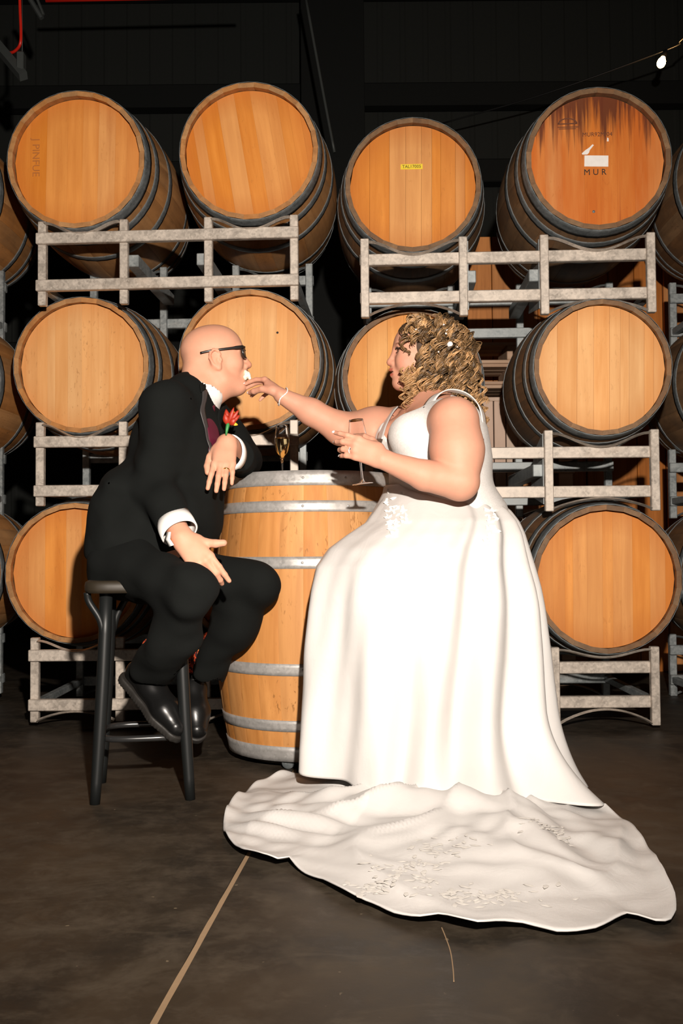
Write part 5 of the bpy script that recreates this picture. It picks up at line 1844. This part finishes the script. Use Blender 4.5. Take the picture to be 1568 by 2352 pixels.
for px, py, r in ((1033, 791, 0.0098), (1050, 797, 0.0030), (1007, 808, 0.0030), (955, 757, 0.0032), (962, 760, 0.0026), (951, 762, 0.0026), (1012, 757, 0.0042), (1020, 752, 0.0040), (1026, 758, 0.0036), (1016, 764, 0.0040), (1024, 766, 0.0034), (1009, 766, 0.0034), (1019, 746, 0.0032)):
    r_ = nrm(np.array(ray(px, py)))
    q = A3(P(px, py, 3.05))
    for _ in range(60):
        d_ = float(hm.ev(q[None], 0.5)[0])
        if d_ < 0.030: break
        q = q + r_ * max(d_ - 0.028, 0.002)
    sphere('hair_pearl', tuple(q), r, hair, MAT['pearl'])

# --- jewellery
ax_ = nrm(A3(P(610, 885, 3.17)) - A3(P(690, 932, 3.19)))
bc_ = A3(P(649, 911, 3.18)); u_ = nrm(np.cross(ax_, (0, 0, 1))); v_ = np.cross(ax_, u_)
pts = [bc_ + ax_ * 0.004 * math.sin(a * 3) + u_ * (0.0285 * math.cos(a)) + v_ * (0.0305 * math.sin(a)) for a in np.linspace(0, 2 * math.pi, 40, endpoint=False)]
br_ = tube('bracelet', pts, [0.0016 + 0.0009 * (k % 2) for k in range(40)], None, MAT['pearl'], sides=8, closed=True); to_bride(br_)
rn, rc, rax = finger_ring('engagement_ring', jN[2][0], jN[2][1], 0.35, 0.0096, to_bride, MAT['pearl'], 0.0012)
V, Fc = lathe_arrays([(0.0001, -0.003), (0.0035, 0.0), (0.0025, 0.0018), (0.0001, 0.0018)], 8)
st_ = link('stone', mesh('stone', V, Fc, False), rn, MAT['glass']); st_.location = tuple(rc + np.array((-0.002, -0.0115, 0.003))); st_.rotation_euler = (math.pi / 2, 0, 0)

# --- flute in her hand and the morsel of cake
ga, gb = P(833, 1112, 2.885), P(817, 964, 2.885)
flute('champagne flute held in the woman\'s hand', ga, (gb - ga), H=(gb - ga).length, level=0.50, bowl_r=0.0262)
MAT['cake'] = plain('white_cake', (0.82, 0.76, 0.62), 0.7)
ck = Field()
cc_ = P(566, 862, 3.245)
for dx, dz, r in ((0, 0.004, 0.010), (-0.004, -0.006, 0.009), (0.006, -0.002, 0.008), (-0.002, 0.010, 0.007), (0.010, -0.010, 0.006)):
    ck.add(s_ell(A3(cc_) + np.array((dx, 0, dz)), (r, r * 1.2, r)), 0.003)
ck.disp = wobble(3, (400, 700), (0.0006, 0.0004))
cko = field_obj('cake_piece', ck, 0.0016, None, MAT['cake'], None, 0)
tag(cko, 'small white morsel of cake between the woman\'s fingers at the man\'s mouth', 'cake')
# ================================================================== behind the racks
MAT['plank'] = oak('orange_timber', (0.34, 0.115, 0.022), (0.66, 0.25, 0.060), 2, 0.22, flecks=0.2)
MAT['pale_wood'] = oak('pale_pallet_wood', (0.40, 0.26, 0.17), (0.58, 0.41, 0.29), 0, 0.15, flecks=0.2)
MAT['post_wood'] = oak('pale_post_wood', (0.46, 0.33, 0.25), (0.62, 0.47, 0.37), 2, 0.08, flecks=0.1)
# tall partition of upright planks seen between the right hand stacks
py0 = 5.75
x0, x1 = P(1070, 600, py0).x, P(1520, 600, py0).x
ztop_ = P(1120, 549, py0).z
part = empty('timber_partition', ((x0 + x1) / 2, py0, 0)); tag(part, 'upright orange timber planks standing behind the right hand racks', 'partition')
random.seed(5)
x = x0
while x < x1:
    wd = random.uniform(0.10, 0.17)
    hgt = ztop_ + random.uniform(-0.015, 0.01)
    o = link('plank', box_mesh('plank', wd - 0.004, 0.030, hgt, 0.003), part, MAT['plank'])
    o.location = (x + wd / 2 - (x0 + x1) / 2, random.choice((0, 0.02, -0.018)), hgt / 2)
    x += wd
for z in (0.35, 1.7):
    o = link('batten', box_mesh('batten', x1 - x0, 0.04, 0.09, 0.004), part, MAT['plank']); o.location = (0, 0.055, z)
# stack of pallets in front of it
pc = P(1138, 1000, 5.35)
def pallet(z, lab, w_=0.62):
    r = empty('pallet', (pc.x + 0.08, 5.35, z)); tag(r, lab, 'pallet', 'pallets stacked behind the racks')
    for i in range(3):
        o = link('runner', box_mesh('runner', 0.075, 0.30, 0.075, 0.004), r, MAT['pale_wood']); o.location = (-w_ / 2 + 0.05 + i * (w_ - 0.1) / 2, 0, 0.055)
    for zz in (0.009, 0.102):
        for i in range(3):
            o = link('deck_board', box_mesh('deck_board', w_, 0.085, 0.018, 0.003), r, MAT['pale_wood']); o.location = (0, -0.105 + i * 0.105, zz)
names = ['lowest pallet of the stack behind the racks', 'second pallet up in the stack behind the racks', 'third pallet up in the stack behind the racks', 'fourth pallet up in the stack behind the racks', 'fifth pallet up in the stack behind the racks', 'sixth pallet up in the stack behind the racks', 'seventh pallet up in the stack behind the racks', 'eighth pallet up in the stack behind the racks', 'ninth pallet up in the stack behind the racks', 'tenth pallet up in the stack behind the racks', 'eleventh pallet up in the stack behind the racks', 'twelfth pallet up in the stack behind the racks', 'thirteenth pallet up in the stack behind the racks', 'fourteenth pallet up in the stack behind the racks', 'fifteenth pallet up in the stack behind the racks', 'topmost pallet of the stack behind the racks']
for i, nm in enumerate(names):
    pallet(i * 0.1125, nm)
# carton on top of... pale block leaning on the stack
pb = P(1143, 958, 5.02)
crate = empty('wooden_crate', (pb.x, 5.02, 0)); tag(crate, 'pale narrow wooden crate seen beside the woman\'s back', 'crate')
ch = P(1143, 925, 5.02).z
for i in range(3):
    o = link('board', box_mesh('board', 0.055, 0.02, ch, 0.003), crate, MAT['post_wood']); o.location = (-0.06 + i * 0.06, -0.05, ch / 2)
for sx in (-0.1, 0.1):
    o = link('side', box_mesh('side', 0.02, 0.12, ch, 0.003), crate, MAT['post_wood']); o.location = (sx, 0.02, ch / 2)
o = link('top_board', box_mesh('top_board', 0.22, 0.14, 0.02, 0.003), crate, MAT['post_wood']); o.location = (0, 0.01, ch + 0.01)

# ------------------------------------------------------------------ overhead things
# festoon bulb, top right
MAT['bulb'] = NT('glowing_bulb')
MAT['bulb'].p(Base_Color=(1, 0.8, 0.5, 1), Emission_Color=(1.0, 0.62, 0.25, 1), Emission_Strength=26.0); MAT['bulb'] = MAT['bulb'].m
bp = P(1519, 142, 6.6)
bl = empty('string_light', bp); tag(bl, 'lit warm bulb hanging from a dark cord at the top right', 'light')
tilt = Matrix.Rotation(0.35, 3, 'Y')
V, Fc = lathe_arrays([(0.0001, -0.042), (0.012, -0.040), (0.024, -0.028), (0.029, -0.010), (0.026, 0.010), (0.016, 0.028), (0.012, 0.040)], 20)
link('bulb', mesh('bulb', [tilt @ Vector(v) for v in V], Fc), bl, MAT['bulb'])
V, Fc = lathe_arrays([(0.013, 0.034), (0.016, 0.038), (0.016, 0.075), (0.008, 0.085), (0.0001, 0.086)], 16)
link('socket', mesh('socket', [tilt @ Vector(v) for v in V], Fc), bl, MAT['black_paint'])
c0, c1 = P(1010, 285, 7.4) - bp, P(1600, 55, 6.2) - bp
sw = tilt @ Vector((0, 0, 0.086))
cpts = [c0, c0.lerp(sw, 0.5) + Vector((0, 0, -0.03)), sw, sw.lerp(c1, 0.5) + Vector((0, 0, -0.02)), c1]
tube('cord', catmull(cpts, 8), 0.006, bl, MAT['black_paint'], sides=8)
ll = bpy.data.lights.new('bulb_light', 'POINT'); ll.energy = 5; ll.color = (1, 0.5, 0.18); ll.shadow_soft_size = 0.03
lo_ = bpy.data.objects.new('bulb_light', ll); COL.objects.link(lo_); lo_.parent = bl; lo_.location = (0, -0.02, -0.06)

# red hose and grey strut, top left
MAT['red'] = plain('red_hose_rubber', (0.55, 0.015, 0.006), 0.4)
MAT['grey_paint'] = plain('grey_painted_steel', (0.045, 0.050, 0.048), 0.5)
hs = [P(45, -30, 4.9), P(46, 20, 4.9), P(48, 70, 4.9), P(47, 98, 4.9), P(40, 112, 4.92), P(26, 121, 4.95), P(5, 118, 5.0)]
h_o = tube('hose', catmull(hs, 6), 0.0075, None, MAT['red'], sides=10); tag(h_o, 'red hose hanging down at the top left', 'hose')
st = empty('wall_bracket', P(50, 172, 4.9)); tag(st, 'grey steel bracket arm below the red hose at the top left', 'bracket')
a_, b_ = P(-20, 88, 5.0) - st.location, P(54, 176, 4.9) - st.location
V, Fc = tube_arrays([a_, b_], 0.030, 4, up=(0, 0, 1)); link('arm', mesh('arm', V, Fc, False), st, MAT['grey_paint'])
o = link('end_plate', box_mesh('end_plate', 0.035, 0.05, 0.10, 0.004), st, MAT['grey_paint']); o.location = P(49, 145, 4.92) - st.location
tube('drop_wire', [P(51, -30, 4.93) - st.location, P(51, 140, 4.93) - st.location], 0.0025, st, MAT['grey_paint'], sides=6)
st2 = empty('roof_strut', P(90, 20, 5.4)); tag(st2, 'thin grey roof strut beside the red hose', 'strut')
V, Fc = tube_arrays([P(58, -20, 5.4) - st2.location, P(96, 42, 5.4) - st2.location], 0.014, 6); link('bar', mesh('bar', V, Fc, False), st2, MAT['grey_paint'])
V, Fc = tube_arrays([P(78, -20, 5.4) - st2.location, P(100, 34, 5.4) - st2.location], 0.008, 6); link('bar', mesh('bar', V, Fc, False), st2, MAT['grey_paint'])
# red rail along the top edge
rr_a, rr_b = P(105, 2, 6.0), P(560, -8, 6.0)
ro_ = tube('roof_pipe', [rr_a, rr_b], 0.010, None, MAT['red'], sides=8); tag(ro_, 'thin red pipe along the roof at the top edge', 'pipe')
# slanting rod in front of the column
rd_pts = [P(699, -20, 6.4), P(745, 230, 6.4), P(768, 350, 6.4)]
ro_ = tube('tie_rod', catmull(rd_pts, 4), 0.010, None, MAT['grey_paint'], sides=8); tag(ro_, 'slanting grey tie rod in front of the dark column', 'rod')
